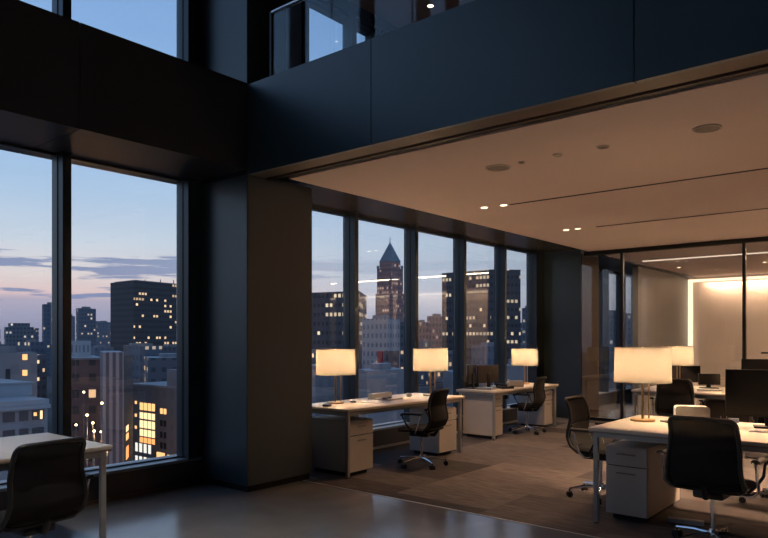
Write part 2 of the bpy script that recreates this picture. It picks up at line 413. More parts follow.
# columns: full height near one, far one, with recessed plinths
S(MB().box(-6.15, XC, 4.09, 4.94, 0.06, 3.02, 0.006), 'column_near', 'column_panel', 'dark clad column between atrium and office')
S(MB().box(-6.15, XC - 0.02, 4.11, 4.92, 0.0, 0.06), 'baseboard_column', 'black_trim')
S(MB().box(-6.15, XC, 4.09, 4.58, 3.86, 7.6, 0.006), 'column_upper', 'column_panel', 'upper part of the dark clad column')
S(MB().box(-6.15, XC, 11.65, 12.45, 0.0, 3.062), 'column_far', 'column_panel', 'dark clad column at the glass partition')
S(MB().box(XC, XC + 0.012, 11.67, 12.44, 0.0, 2.98), 'trim_5', 'bronze_dark', 'bronze cladding on the side of the far column')
# beam over the atrium windows, band of the floor above
S(MB().box(-6.15, XC, -7, 2.485, 3.05, 3.86), 'beam_near', 'dark_panel')
S(MB().box(-6.15, XC, 2.493, 4.085, 3.05, 3.86), 'beam_far', 'dark_panel')
S(MB().box(-6.15, XC - 0.01, 4.085, 4.10, 3.0, 3.86), 'trim_6', 'black_trim')
for i, (a, b) in enumerate(((XC, -3.534), (-3.526, -1.449), (-1.441, 6.0))):
    S(MB().box(a, b, 4.09, 4.13, 3.0, 3.845), 'fascia_%s' % ('left', 'middle', 'right')[i], 'navy_panel', 'dark navy metal fascia panel of the floor above')
S(MB().box(XC, 6, 4.13, 4.30, 3.0, 3.60), 'trim_7', 'bronze', 'bronze soffit strip under the navy fascia')
S(MB().box(XC, 6, 4.13, 4.16, 3.60, 3.845), 'fascia_back', 'dark_panel')
S(MB().box(XC, 6, 4.30, 4.335, 3.02, 3.6), 'trim_8', 'black_trim')
S(MB().box(XC, 6, 4.335, 4.350, 2.993, 3.6), 'trim_9', 'bronze')
S(MB().box(XC, 6, 4.350, 4.46, 3.015, 3.6), 'trim_10', 'black_trim')
# office ceiling
S(MB().box(-4.90, 6, 4.46, 11.63, 3.0, 3.2), 'ceiling_office', 'ceiling_tan', 'tan plaster ceiling over the desks')
S(MB().box(-6.15, -4.90, 4.46, 11.65, 3.062, 3.2), 'ceiling_bulkhead', 'soffit_dark', 'dark bronze bulkhead along the window heads')
S(MB().box(-6.15, 6, 4.16, 12.0, 3.62, 3.84), 'floor_mezzanine', 'dark_wall')
S(MB().box(-4.9, 6, 11.72, 18.4, 3.0, 3.2), 'ceiling_meeting_room', 'ceiling_tan')
S(MB().box(-6.15, -4.90, 12.45, 18.4, 2.985, 3.2), 'ceiling_meeting_bulkhead', 'frame_dark')
S(MB().box(6.0, 6.15, -7, 18.4, -0.3, 7.6), 'wall_right', 'dark_wall')
S(MB().box(-6.15, 6.0, -7.15, -7, -0.3, 7.6), 'wall_back', 'dark_wall')
S(MB().box(-6.15, 6.15, -7.15, 12.15, 7.6, 7.75), 'ceiling_atrium', 'dark_wall')
# upper storey
S(MB().box(-6.15, 6.15, 12.0, 12.15, 3.2, 7.6), 'wall_mezzanine', 'ceiling_part')
S(MB().box(-6.15, 6, 4.42, 12.0, 5.75, 5.9), 'ceiling_mezzanine', 'ceiling_tan', 'grey brown ceiling of the mezzanine')
S(MB().box(-6.15, -5.85, 4.60, 12.0, 5.60, 5.75), 'ceiling_mezzanine_edge', 'frame_dark')
S(MB().box(-6.15, -5.80, 7.0, 12.0, 3.84, 5.60), 'wall_mezzanine_left', 'bronze')
S(MB().box(-6.15, 6, 4.30, 4.42, 5.5, 7.6), 'wall_mezzanine_upper', 'dark_wall')
S(MB().box(-6.13, -5.93, 4.58, 5.60, 3.84, 5.60), 'wall_mezzanine_pier', 'concrete_grey', 'pale grey pier beside the upper column')
# meeting room walls
S(MB().box(XC - 0.12, XC, 14.6, 18.4, 0.0, 2.985), 'wall_meeting_left', 'room_grey')
S(MB().box(-6.15, XC - 0.12, 17.2, 18.4, -0.3, 2.985), 'wall_meeting_corner', 'room_grey')
S(MB().box(XC, 6, 18.29, 18.4, -0.3, 3.0), 'wall_meeting_back', 'room_wall')
S(MB().box(-4.96, -1.30, 18.24, 18.28, 0.0, 2.95), 'wall_meeting_panel', 'room_wall', 'warm tan wall panel outlined by light')
S(MB().box(-0.95, 2.2, 18.24, 18.28, 0.0, 2.86), 'wall_meeting_panel_right', 'room_wall')

# ------------------------------------------------------------------ windows
wn = [0]
def bay(y0, y1, z0, z1, label, mull=0.10, depth=0.17, side=+1):
    """one window bay: pane between y0 and y1, a deep mullion at its far end"""
    wn[0] += 1
    w = empty('window_%d' % wn[0], (0, 0, 0)); w['kind'] = 'structure'; w['label'] = label
    MB().box(XW - 0.006, XW + 0.006, y0 + 0.02, y1 - 0.02, z0 + 0.01, z1 - 0.01).build('pane', M['window_glass'], w)
    f = MB()
    f.box(XW - 0.03, XW + 0.02, y0, y1, z0, z0 + 0.012); f.box(XW - 0.03, XW + 0.05, y0, y1, z1 - 0.035, z1)
    f.build('window_frame', M['frame_dark'], w)
    g = MB(); g.box(XW - 0.04, XW + depth, y1, y1 + mull, z0, z1, 0.004)
    g.box(XW + depth * 0.35, XW + depth * 0.45, y1 - 0.006, y1, z0, z1)
    g.build('mullion', M['frame_dark'], w)
    return w
ys = [-6.9, -5.54, -4.31, -3.04, -1.80, -0.56, 0.68, 1.44 + 0.0, 2.69, 3.93]
prev = -7.0
lows = [-5.50, -4.27, -3.03, -1.79, -0.55, 0.20, 1.44, 2.69, 3.93]
prev = -7.0
for i, y in enumerate(lows):
    nm_ = {7: 'tall atrium window left of the tall mullion', 8: 'tall atrium window next to the near column'}.get(i, 'tall atrium window of the left wall')
    bay(prev, y, 0.262, 3.064, nm_, mull=0.075 if i < 8 else 0.16)
    bay(prev, y, 3.86, 7.5, nm_.replace('tall atrium', 'upper atrium'), mull=0.075 if i < 8 else 0.16)
    prev = y + 0.075
office = [5.12, 6.385, 7.66, 8.915, 10.175, 11.34]
prev = 4.87
names = ['office window hidden behind the near column', 'office window behind the first lamp', 'office window framing the pointed tower', 'office window behind the second lamp',
         'office window behind the monitor', 'office window behind the third lamp']
for i, y in enumerate(office):
    bay(prev, y, 0.262, 3.062, names[i], mull=0.07 if i < 5 else 0.31, depth=0.17)
    prev = y + 0.07
for i, (a, b) in enumerate(((12.45, 13.5), (13.57, 14.72), (14.79, 15.75), (15.82, 16.9))):
    bay(a, b, 0.262, 2.985, ('meeting room window hidden by the far column', 'meeting room window just behind the far column', 'meeting room window right of the slim mullion', 'meeting room window behind the grey wall')[i], mull=0.07 if i < 3 else 0.30)
S(MB().box(-6.0, -5.90, 5.60, 5.70, 3.84, 5.60), 'trim_13', 'frame_dark')
prev = 5.70
for i, y in enumerate((6.375, 6.93)):
    bay(prev, y, 3.84, 5.60, ('mezzanine window beside the upper column', 'narrow mezzanine window above the office')[i], mull=0.08, depth=0.14)
    prev = y + 0.08
# glass partition
for i, (a, b) in enumerate(((XC, -4.345), (-4.305, -2.44), (-2.40, -0.5), (-0.46, 1.44), (1.48, 6.0))):
    w = empty('window_%d' % (wn[0] + 1 + i)); w['kind'] = 'structure'; w['label'] = ('narrow partition pane at the far column', 'wide partition pane behind the large front lamp', 'partition pane at the right edge', 'partition pane', 'partition pane')[i]
    MB().box(a, b, 11.66, 11.675, 0.05, 2.93).build('pane', M['partition_glass'], w)
    MB().box(b, b + 0.045, 11.63, 11.70, 0.0, 2.95).build('mullion', M['black_trim'], w)
S(MB().box(-5.0, 6, 11.62, 11.72, 2.93, 3.0), 'trim_11', 'black_trim', 'black head rail of the glass partition')
S(MB().box(XC + 0.012, 6, 11.63, 11.70, 0.0, 0.05), 'trim_12', 'black_trim', 'black floor rail of the glass partition')

# mezzanine railing
r = empty('glass_railing', (XC, 4.11, 3.845)); tag(r, 'frameless glass railing with a slim metal handrail on the navy fascia', 'railing')
px_ = [-4.72, -3.98, -3.52, -3.13, -1.9, -0.6, 0.8]
for a, b in zip(px_, px_[1:]):
    MB().box(a + 0.008 - XC, b - 0.008 - XC, -0.006, 0.006, 0.0, 0.58).build('glass_panel', M['rail_glass'], r)
MB().tube([(-4.735 - XC, 0, 0.585), (0.8 - XC, 0, 0.585)], 0.018, 12).build('handrail', M['chrome'], r, True)
MB().box(-4.76 - XC, -4.735 - XC, -0.014, 0.014, -0.002, 0.59).build('post', M['black_trim'], r)

# ------------------------------------------------------------------ ceiling fittings
def lamp_light(name, loc, kind, power, col=(1.0, 0.60, 0.31), size=0.05, parent=None, spot=None, blend=0.6):
    ld = bpy.data.lights.new(name, kind); ld.energy = power; ld.color = col
    if kind in ('POINT', 'SPOT'): ld.shadow_soft_size = size
    if kind == 'SPOT': ld.spot_size = math.radians(spot or 100); ld.spot_blend = blend
    o = bpy.data.objects.new(name, ld); COL.objects.link(o); o.location = loc
    if parent: o.parent = parent
    return o
def downlight(x, y, z, label, power=55, group='recessed downlights', cone=105, col=(1.0, 0.62, 0.37)):
    t = empty('downlight', (x, y, z)); tag(t, label, 'ceiling light', group)
    MB().lathe([(0.055, -0.004), (0.055, 0.0), (0.038, 0.0), (0.038, -0.004)], n=24, cap0=False, cap1=False).build('trim_ring', M['device_white'], t, True)
    MB().lathe([(0.001, -0.0035), (0.040, -0.0035)], n=20, cap0=False, cap1=False).build('lens', M['downlight'], t)
    if power: lamp_light('bulb', (0, 0, -0.03), 'SPOT', power, col, 0.04, t, cone)
    return t
downlight(-4.20, 6.91, 3.0, 'bright recessed downlight left of the nearer ceiling slot')
downlight(-3.95, 6.93, 3.0, 'bright recessed downlight at the tip of the nearer ceiling slot')
downlight(-4.17, 9.08, 3.0, 'bright recessed downlight left of the farther ceiling slot')
downlight(-4.00, 9.09, 3.0, 'fainter recessed downlight at the tip of the farther ceiling slot', 14)
def fill_uplighter(x, y, label):  # added uplighter out of view, brightens the ceiling and desk fronts
    t = empty('fill_lamp', (x, y, 0)); tag(t, label, 'added fill lamp')
    MB().lathe([(0.14, 0), (0.14, 0.02), (0.02, 0.03)], n=32).build('base', M['brass'], t, True)
    MB().tube([(0, 0, 0.02), (0, 0, 2.12)], 0.012, 12).build('pole', M['brass'], t, True)
    MB().lathe([(0.02, 2.12), (0.12, 2.16), (0.20, 2.24), (0.196, 2.24), (0.116, 2.168), (0.02, 2.13)], n=32, cap0=False, cap1=False).build('bowl', M['brass'], t, True)
    lamp_light('bulb', (0, 0, 2.19), 'POINT', 260, (1.0, 0.64, 0.38), 0.03, t)
fill_uplighter(0.9, 10.7, 'added brass uplighter out of view in the right part of the office, fills in ceiling light'); fill_uplighter(3.8, 7.6, 'added brass uplighter out of view near the right wall, fills in warm light')
for (x, y, c) in ((-2.8, 1.2, 52), (-0.3, 0.9, 62), (2.2, 0.9, 62)):  # added spots out of view to lift the floor, cones kept off fascia and beam
    downlight(x, y, 7.6, 'added fill downlight out of view high in the atrium roof', 620, cone=c, col=(1.0, 0.90, 0.80))
for (x, y) in ((-0.45, 6.95), (-0.2, 6.95), (2.6, 6.95), (-0.45, 9.10), (-0.2, 9.10), (2.6, 9.10)):
    downlight(x, y, 3.0, 'recessed downlight of the office ceiling beyond the right edge', 420)
downlight(-5.13, 7.12, 5.75, 'recessed downlight of the mezzanine ceiling', 60)
for i, (x0, y, x1) in enumerate(((-4.08, 6.945, 5.9), (-3.93, 9.095, 5.9))):
    tr = MB().box(x0 + 0.2, x1, y - 0.014, y + 0.014, 2.994, 3.02).build('ceiling_track', M['black_trim'])
    tag(tr, ('thin black ceiling slot nearer the atrium', 'thin black ceiling slot nearer the glass partition')[i], 'ceiling slot', 'thin black ceiling slots')
def disc(name, x, y, r, label, cat, m='device_grey', ring=True):
    t = empty(name, (x, y, 3.0)); tag(t, label, cat)
    MB().lathe([(r * 0.86, -0.006), (0.001, -0.007)], n=32, cap0=False, cap1=False).build('grille', M[m], t, True)
    MB().lathe([(r, 0.0), (r, -0.008), (r * 0.86, -0.010), (r * 0.86, -0.004)], n=32, cap0=False, cap1=False).build('rim', M['device_white'], t, True)
disc('ceiling_speaker', -3.12, 5.37, 0.115, 'round ceiling speaker at the left of the row of fittings', 'speaker')
disc('ceiling_speaker', -1.354, 5.34, 0.10, 'round ceiling speaker nearest the right edge', 'speaker')
disc('ceiling_sensor', -2.864, 5.333, 0.028, 'small dark ceiling sensor beside the left speaker', 'sensor', 'black_plastic')
disc('smoke_detector', -2.514, 5.308, 0.04, 'small pale ceiling disc between sensor and ring', 'smoke detector', 'device_white')
disc('smoke_detector', -2.128, 5.32, 0.05, 'ringed ceiling disc left of the right speaker', 'smoke detector')

# meeting room lights: cove strips, linear light
def strip(name, box, label, m='led', cat='strip light'):
    t = MB().box(*box).build(name, M[m]); tag(t, label, cat); return t
strip('light_strip', (-5.055, -4.965, 18.17, 18.26, 0.0, 2.94), 'upright glowing light strip at the left edge of the tan panel')
strip('light_strip', (-4.96, 5.8, 18.17, 18.235, 2.872, 2.94), 'horizontal glowing light strip along the top of the tan panel')
strip('linear_light', (-4.68, 1.5, 13.70, 13.76, 2.985, 3.0), 'long slim linear light on the meeting room ceiling', 'line_light', 'ceiling light')
l = lamp_light('linear_light_glow', (-1.59, 13.73, 2.98), 'AREA', 230, (1.0, 0.70, 0.46)); l.data.shape = 'RECTANGLE'; l.data.size = 6.1; l.data.size_y = 0.06
l2 = lamp_light('light_strip_glow', (0.4, 18.10, 2.90), 'AREA', 150, (1.0, 0.70, 0.46)); l2.data.shape = 'RECTANGLE'; l2.data.size = 10.0; l2.data.size_y = 0.06; l2.rotation_euler = (math.radians(20), 0, 0); l2['kind'] = 'structure'
l['kind'] = 'structure'
for i, (x, y) in enumerate(((-4.5, 15.5), (-2.84, 15.5))):
    downlight(x, y, 3.0, ('small downlight beyond the glass near the grey wall', 'small downlight beyond the glass near the right edge')[i], 20)
# wall mounted door hardware / small shelf seen through the partition
t = empty('meeting_table', (-0.9, 15.2, 0)); tag(t, 'dark meeting table beyond the glass partition at the right edge', 'table')
MB().rbox(-1.1, 1.6, -0.6, 0.6, 0.70, 0.74, 0.05).build('tabletop', M['laminate'], t)
for sx in (-0.7, 1.2):
    MB().box(sx - 0.04, sx + 0.04, -0.35, 0.35, 0.0, 0.70).build('leg', M['black_trim'], t)
# door handle on the partition
t = empty('door_handle', (-2.10, 11.63, 1.235)); tag(t, 'dark lever handle on the glass partition at the right edge', 'door handle')
MB().tube([(-0.07, -0.05, 0), (0.10, -0.05, 0)], 0.014, 10).build('lever', M['black_plastic'], t, True)
MB().tube([(0.08, -0.05, 0), (0.08, 0.028, 0)], 0.010, 8).build('spindle', M['black_plastic'], t, True)

# ------------------------------------------------------------------ desks
def desk(loc, w, d, h, label, peds=(), rz=0, frame_m='desk_metal', apron=True, foot=0.022, group=None, socket=None):
    """w along x, d along y, origin at corner on the floor; peds = (x0,x1,y0,y1,face) pedestals standing under the top"""
    t = empty('office_desk', loc, rz); tag(t, label, 'desk', group)
    MB().box(0, w, 0, d, h - 0.026, h, 0.004).build('tabletop', M['laminate'], t, True)
    MB().box(0.004, w - 0.004, 0.004, d - 0.004, h - 0.040, h - 0.0265).build('underside', M['edge_band'], t)
    s = 0.036
    f = MB()
    a = 0.03
    for (x0, x1, y0, y1) in ((a, w - a, a, a + s), (a, w - a, d - a - s, d - a), (a, a + s, a, d - a), (w - a - s, w - a, a, d - a)):
        f.box(x0, x1, y0, y1, h - 0.075, h - 0.041)
    f.build('frame', M[frame_m], t)
    for x in (a - 0.001, w - a - s + 0.001):
        for y in (a - 0.001, d - a - s + 0.001):
            g = MB(); g.box(x, x + s, y, y + s, 0.008, h - 0.0405, 0.003)
            lg = g.build('leg', M[frame_m], t)
            MB().lathe([(0.016, 0.0), (0.016, 0.009)], (x + s / 2, y + s / 2, 0), 12).build('foot', M['black_plastic'], lg)
    if socket:
        MB().box(*socket, 0.004).build('socket_box', M['black_plastic'], t)
    return t
def pedestal(x0, x1, y0, y1, z1, face, label, group='pedestal drawer units'):
    """drawer unit; face = '+x' or '-y' is the side with the drawer fronts"""
    cx, cy = (x0 + x1) / 2, (y0 + y1) / 2
    t = empty('drawer_unit', (cx, cy, 0)); tag(t, label, 'cabinet', group)
    W, D = (x1 - x0) / 2, (y1 - y0) / 2
    z0 = 0.045
    MB().box(-W, W, -D, D, z0, z1, 0.003).build('body', M['cabinet'], t)
    (MB().box(W - 0.001, W + 0.002, -D + 0.006, D - 0.006, z0 + 0.006, z1 - 0.012) if face == '+x' else MB().box(-W + 0.006, W - 0.006, -D - 0.002, -D + 0.001, z0 + 0.006, z1 - 0.012)).build('inner_face', M['cabinet_edge'], t)
    MB().box(-W + 0.04, W - 0.04, -D + 0.04, D - 0.04, 0.0, z0).build('plinth', M['black_plastic'], t)
    zs = (z0 + 0.004, z0 + (z1 - z0) * 0.71)
    for k, (a, b) in enumerate(((zs[0], zs[1] - 0.005), (zs[1] + 0.005, z1 - 0.008))):
        q = MB()
        if face == '+x': q.box(W, W + 0.018, -D + 0.002, D - 0.002, a, b, 0.002)
        else: q.box(-W + 0.002, W - 0.002, -D - 0.018, -D, a, b, 0.002)
        dr = q.build('drawer', M['cabinet'], t)
        hz = b - 0.05 if k == 0 else b - 0.055
        hb = MB()
        if face == '+x': hb.box(W + 0.018, W + 0.030, -0.06, 0.06, hz - 0.006, hz + 0.006)
        else: hb.box(-0.075, 0.075, -D - 0.030, -D - 0.018, hz - 0.006, hz + 0.006)
        hb.build('handle', M['edge_band'], dr)
    return t
# desk by the near column, along the window
desk((-5.55, 5.14, 0), 0.80, 2.20, 0.72, 'pale desk along the window right behind the near dark column')
pedestal(-5.40, -4.82, 5.22, 5.60, 0.585, '+x', 'drawer unit under the near column end of the window desk')
pedestal(-5.24, -4.80, 6.82, 7.20, 0.585, '+x', 'drawer unit under the far end of the window desk behind the mesh chair')
# second desk along the window
desk((-5.60, 8.42, 0), 0.66, 2.05, 0.70, 'pale desk by the window near the far column with monitor and lamp', socket=(0.58, 0.62, 0.40, 0.47, 0.56, 0.62))
pedestal(-5.53, -5.03, 8.50, 8.76, 0.64, '+x', 'tall drawer unit with blank grey side at the near end of the second window desk')
pedestal(-5.50, -5.03, 10.10, 10.40, 0.60, '+x', 'drawer unit at the far column end of the second window desk')
# large front desk on the right
desk((-2.18, 5.15, 0), 2.2, 1.15, 0.755, 'large pale desk in the right foreground with the biggest lamp')
pedestal(-2.13, -1.80, 5.40, 6.22, 0.595, '-y', 'grey two drawer unit under the large front desk')
# left foreground desk
desk((-5.28, 0.20, 0), 0.97, 2.14, 0.74, 'pale desk in the left foreground by the tall window')
# rear right desk
desk((-3.40, 9.50, 0), 3.0, 1.35, 0.74, 'pale long desk in the rear right before the glass partition')
t = empty('storage_cabinet', (-2.28, 10.05, 0)); tag(t, 'black low cabinet under the rear desk', 'cabinet')
MB().box(-0.30, 0.30, -0.22, 0.22, 0.02, 0.62, 0.004).build('body', M['black_plastic'], t)
for sx in (-1, 1):
    dd = MB().box(*sorted((sx * 0.004, sx * 0.297)), -0.238, -0.221, 0.025, 0.615, 0.002).build('door', M['screen_back'], t)
    MB().box(*sorted((sx * 0.03, sx * 0.04)), -0.25, -0.238, 0.30, 0.42).build('handle', M['desk_metal'], dd)
# ------------------------------------------------------------------ lamps
def make_lamp():
    t = empty('table_lamp'); tag(t, 'x', 'lamp', 'brass table lamps with cream drum shades')
    MB().lathe([(0.098, 0.0), (0.104, 0.004), (0.104, 0.016), (0.098, 0.020)], n=40).build('base', M['brass'], t, True)
    MB().tube([(0, 0, 0.02), (0, 0, 0.60)], 0.012, 14).build('stem', M['brass'], t, True)
    MB().tube([(0.052, 0.048, 0.02), (0.052, 0.048, 0.42)], 0.007, 12).build('rod', M['brass'], t, True)
    R, z0, z1 = 0.238, 0.342, 0.640
    sh = MB().lathe([(R, z0), (R, z0 + 0.002), (R - 0.004, z1)], n=56, cap0=False, cap1=False).build('lamp_shade', M['lamp_shade'], t, True)
    for z in (z0, z1):
        b = MB(); b.lathe([(R + 0.002, z - 0.003), (R + 0.002, z + 0.005), (R - 0.008, z + 0.005), (R - 0.008, z - 0.003)], n=56, cap0=False, cap1=False)
        b.build('trim_band', M['lamp_shade'], sh, True)
    MB().lathe([(0.001, 0.60), (0.014, 0.605), (0.010, 0.618), (0.018, 0.63), (0.010, 0.645), (0.001, 0.648)], n=16, cap0=False, cap1=False).build('finial', M['brass'], t, True)
    sp = MB()
    for k in range(3):
        a = 2 * PI * k / 3
        sp.tube([(0, 0, 0.605), ((R - 0.004) * math.cos(a), (R - 0.004) * math.sin(a), 0.618)], 0.0025, 6)
    sp.build('shade_spider', M['brass'], t, True)
    MB().lathe([(0.010, 0.40), (0.026, 0.43), (0.030, 0.46), (0.022, 0.49), (0.004, 0.50)], n=20).build('bulb', M['win_yellow'], t, True)
    l = lamp_light('lamp_bulb_light', (0, 0, 0.53), 'POINT', LAMP_W, (1.0, 0.66, 0.37), 0.045, t)
    return t
LAMP_W = 26
lamp = make_lamp()
spots = [((-1.99, 5.84, 0.755), 0.97, 'largest brass table lamp on the right foreground desk'),
         ((-5.33, 5.56, 0.72), 0.95, 'brass table lamp on the window desk just right of the near column'),
         ((-5.10, 7.08, 0.72), 0.94, 'brass table lamp at the far end of the first window desk'),
         ((-5.38, 10.12, 0.70), 0.90, 'brass table lamp on the second window desk beside the far column'),
         ((-3.06, 10.45, 0.74), 0.93, 'brass table lamp in the rear partly behind the largest lamp')]
for i, (p, s, lb) in enumerate(spots):
    o = lamp if i == 0 else copy_tree(lamp)
    place(o, p, 0.35 if i == 0 else 0.5, s, lb)

# ------------------------------------------------------------------ task chairs
def back_y(z):
    pts = [(0.44, -0.17), (0.50, -0.235), (0.56, -0.265), (0.64, -0.258), (0.72, -0.235), (0.82, -0.245), (0.92, -0.285)]
    for (za, ya), (zb, yb) in zip(pts, pts[1:]):
        if z <= zb:
            k = (z - za) / (zb - za); k = max(0, k); k2 = k * k * (3 - 2 * k) * 0.5 + k * 0.5
            return ya + (yb - ya) * k2
    return pts[-1][1]
def half_w(z): return 0.205 + (0.92 - z) / 0.48 * 0.038
def bpt(x, z, off=0.0):
    return Vector((x, back_y(z) + 0.045 * (1 - (x / 0.25) ** 2) * -1 + 0.045 + off, z))
def make_chair():
    t = empty('task_chair'); tag(t, 'x', 'chair', 'black mesh task chairs')
    base = MB().lathe([(0.032, 0.060), (0.036, 0.075), (0.034, 0.115), (0.028, 0.13)], n=20).build('hub', M['chrome'], t, True)
    for k in range(5):
        a = 2 * PI * k / 5 + 0.3
        c, s = math.cos(a), math.sin(a)
        MB().tube([(c * 0.02, s * 0.02, 0.10), (c * 0.15, s * 0.15, 0.098), (c * 0.295, s * 0.295, 0.078)], [0.017, 0.014, 0.011], 8).build('base_leg', M['chrome'], t, True)
        w = MB()
        px, py = c * 0.29, s * 0.29
        w.tube([(px, py, 0.050), (px, py, 0.078)], 0.007, 8)
        for q in (-1, 1):
            w.tube([(px - s * 0.010 * q, py + c * 0.010 * q, 0.028), (px - s * 0.026 * q, py + c * 0.026 * q, 0.028)], 0.028, 14)
        w.box(px - 0.02, px + 0.02, py - 0.02, py + 0.02, 0.034, 0.056, 0.006)
        w.build('caster', M['black_plastic'], t, True)
    MB().tube([(0, 0, 0.12), (0, 0, 0.37)], 0.016, 14).build('gas_lift', M['chrome'], t, True)
    MB().box(-0.10, 0.10, -0.13, 0.12, 0.36, 0.415, 0.015).build('tilt_mechanism', M['black_plastic'], t, True)
    # seat: waterfall cushion
    def seat_pt(u, v, top):
        x = (u - 0.5) * 2; y = (v - 0.5) * 2
        rx = math.copysign(abs(x) ** 0.9, x); 
        w = 0.245 * (1 - 0.10 * max(0, -y)) * (1 - 0.10 * abs(y) ** 6)
        X = rx * w; Y = 0.01 + y * 0.235 * (1 - 0.12 * abs(x) ** 5)
        e = max(abs(x), abs(y))
        if top: Z = 0.488 - 0.03 * e ** 8 - 0.012 * (1 - x * x) * (1 - y * y) - 0.022 * max(0, y) ** 3
        else: Z = 0.420 + 0.03 * e ** 6 - 0.018 * max(0, y) ** 3
        return Vector((X, Y, Z))
    sb = MB(); sb.grid(lambda u, v: seat_pt(u, v, True), 14, 14); sb.grid(lambda u, v: seat_pt(u, v, False), 14, 14)
    bmesh.ops.remove_doubles(sb.bm, verts=sb.bm.verts[:], dist=0.004)
    sb.build('seat', M['seat_fabric'], t, True)
    # backrest
    Z0, Z1 = 0.430, 0.915
    b = MB(); b.grid(lambda u, v: bpt((u - 0.5) * 2 * (half_w(Z0 + (Z1 - Z0) * v) - 0.008), Z0 + (Z1 - Z0) * v), 10, 22, 0.006, (0, -1, 0))
    bk = b.build('backrest', M['chair_mesh'], t, True)
    lp = MB(); lp.grid(lambda u, v: bpt((u - 0.5) * 2 * (half_w(0.48 + 0.20 * v) - 0.012), 0.48 + 0.20 * v, 0.012), 10, 10, 0.012, (0, 1, 0))
    lp.build('lumbar_pad', M['seat_fabric'], bk, True)
    # outline: rounded rectangle following the curve
    pts = []
    def corner(cx, cz, a0, r=0.045, n=5):
        for k in range(n + 1):
            a = math.radians(a0 + 90 * k / n)
            pts.append((cx + r * math.cos(a), cz + r * math.sin(a)))
    r = 0.04
    w1, w0 = half_w(Z1), half_w(Z0)
    corner(w1 - r, Z1 - r, 0); corner(-w1 + r, Z1 - r, 90)
    for k in range(1, 8):
        z = Z1 - r + (Z0 + r - Z1 + r) * k / 8; pts.append((-half_w(z), z))
    r = 0.06; corner(-w0 + r, Z0 + r, 180, r); corner(w0 - r, Z0 + r, 270, r); r = 0.04
    for k in range(1, 8):
        z = Z0 + r + (Z1 - r - Z0 - r) * k / 8; pts.append((half_w(z), z))
    MB().tube([bpt(x, z, -0.004) for x, z in pts], 0.0155, 8, closed=True).build('back_frame', M['black_plastic'], bk, True)
    sp = MB()
    sp.tube([(0, -0.08, 0.385), (0, -0.17, 0.385), (0, -0.20, 0.42), (0, -0.225, 0.46)], [0.026, 0.024, 0.018, 0.012], 10)
    sp.build('back_bracket', M['black_plastic'], t, True)
    for sx in (-1, 1):
        ap = MB(); pts = []
        ap.grid(lambda u, v: Vector((sx * (0.303 + (v - 0.5) * 0.052), -0.165 + 0.275 * u, 0.668 - 0.010 * (2 * v - 1) ** 4 - 0.02 * max(0, u - 0.8) * 4)), 10, 6, 0.018, (0, 0, -1))
        ar = ap.build('armrest', M['black_plastic'], t, True)
        X = sx * 0.303
        MB().tube([(sx * 0.10, -0.03, 0.402), (sx * 0.235, -0.045, 0.402), (sx * 0.272, -0.06, 0.415), (X, -0.085, 0.45), (X, -0.118, 0.53), (X, -0.135, 0.60), (X, -0.150, 0.640), (X, -0.135, 0.662)], 0.0105, 10).build('arm_strut', M['chrome'], ar, True)
        MB().tube([(X, 0.105, 0.640), (X, 0.088, 0.60), (X, 0.045, 0.53), (sx * 0.262, 0.0, 0.46), (sx * 0.22, -0.02, 0.415)], 0.010, 8).build('front_strut', M['black_plastic'], ar, True)
    MB().tube([(0.10, 0.03, 0.40), (0.235, 0.03, 0.396), (0.262, 0.03, 0.392)], [0.006, 0.006, 0.010], 8).build('tilt_lever', M['chrome'], t, True)
    return t
chair = make_chair()
cs = [((-1.25, 5.09, 0), -0.04, 1.0, 'black mesh task chair seen from behind at the right foreground desk'),
      ((-4.10, 1.71, 0), math.radians(96), 0.95, 'black mesh task chair in the left foreground seen from behind'),
      ((-4.62, 6.24, 0), PI / 2 + 0.15, 0.95, 'black mesh task chair at the first window desk near the second lamp'),
      ((-4.99, 9.46, 0), PI / 2 + 0.12, 0.93, 'black mesh task chair at the second window desk before the far column'),
      ((-5.56, 9.08, 0), -PI / 2, 0.93, 'black mesh task chair tucked behind the second window desk against the glass'),
      ((-2.44, 6.05, 0), -PI / 2 + 0.02, 0.98, 'brown lit mesh chair at the left end of the large front desk'),
      ((-2.74, 9.44, 0), 0.05, 1.0, 'black mesh task chair in the rear, behind the stem of the largest lamp'),
      ((-1.55, 9.36, 0), 0.0, 1.0, 'black mesh task chair in the rear, mostly behind the front monitor'),
      ((-1.12, 6.74, 0), PI, 1.0, 'dark task chair on the far side of the large front desk, behind its monitor')]
for i, (p, rz, s, lb) in enumerate(cs):
    o = chair if i == 0 else copy_tree(chair)
    place(o, p, rz, s, lb)

# ------------------------------------------------------------------ monitors
def monitor(loc, rz, w, h, z0, label, back='screen_back', flip=False):
    """screen faces local -y"""
    t = empty('computer_monitor', loc, rz); tag(t, label, 'monitor')
    MB().box(-w / 2, w / 2, -0.012, 0.016, z0, z0 + h, 0.004).build('housing', M[back], t, True)
    MB().box(-w / 2 + 0.008, w / 2 - 0.008, -0.0135, -0.0115, z0 + 0.014, z0 + h - 0.008).build('screen', M['screen'], t)
    MB().box(-0.03, 0.03, 0.016, 0.032, 0.012, z0 + h * 0.55, 0.003).build('stand', M['black_plastic'], t, True)
    MB().box(-0.11, 0.11, -0.07, 0.10, 0.0, 0.012, 0.004).build('base', M['black_plastic'], t, True)
    return t
monitor((-5.42, 9.02, 0.70), -PI * 0.62, 0.40, 0.27, 0.075, 'brown backed monitor on the second window desk')
monitor((-5.52, 8.72, 0.70), -PI * 0.45, 0.30, 0.29, 0.07, 'narrow black monitor edge at the left of the brown backed one', 'black_plastic')
monitor((-1.07, 6.02, 0.755), 0.25, 0.62, 0.37, 0.085, 'large black monitor on the right foreground desk', 'black_plastic')
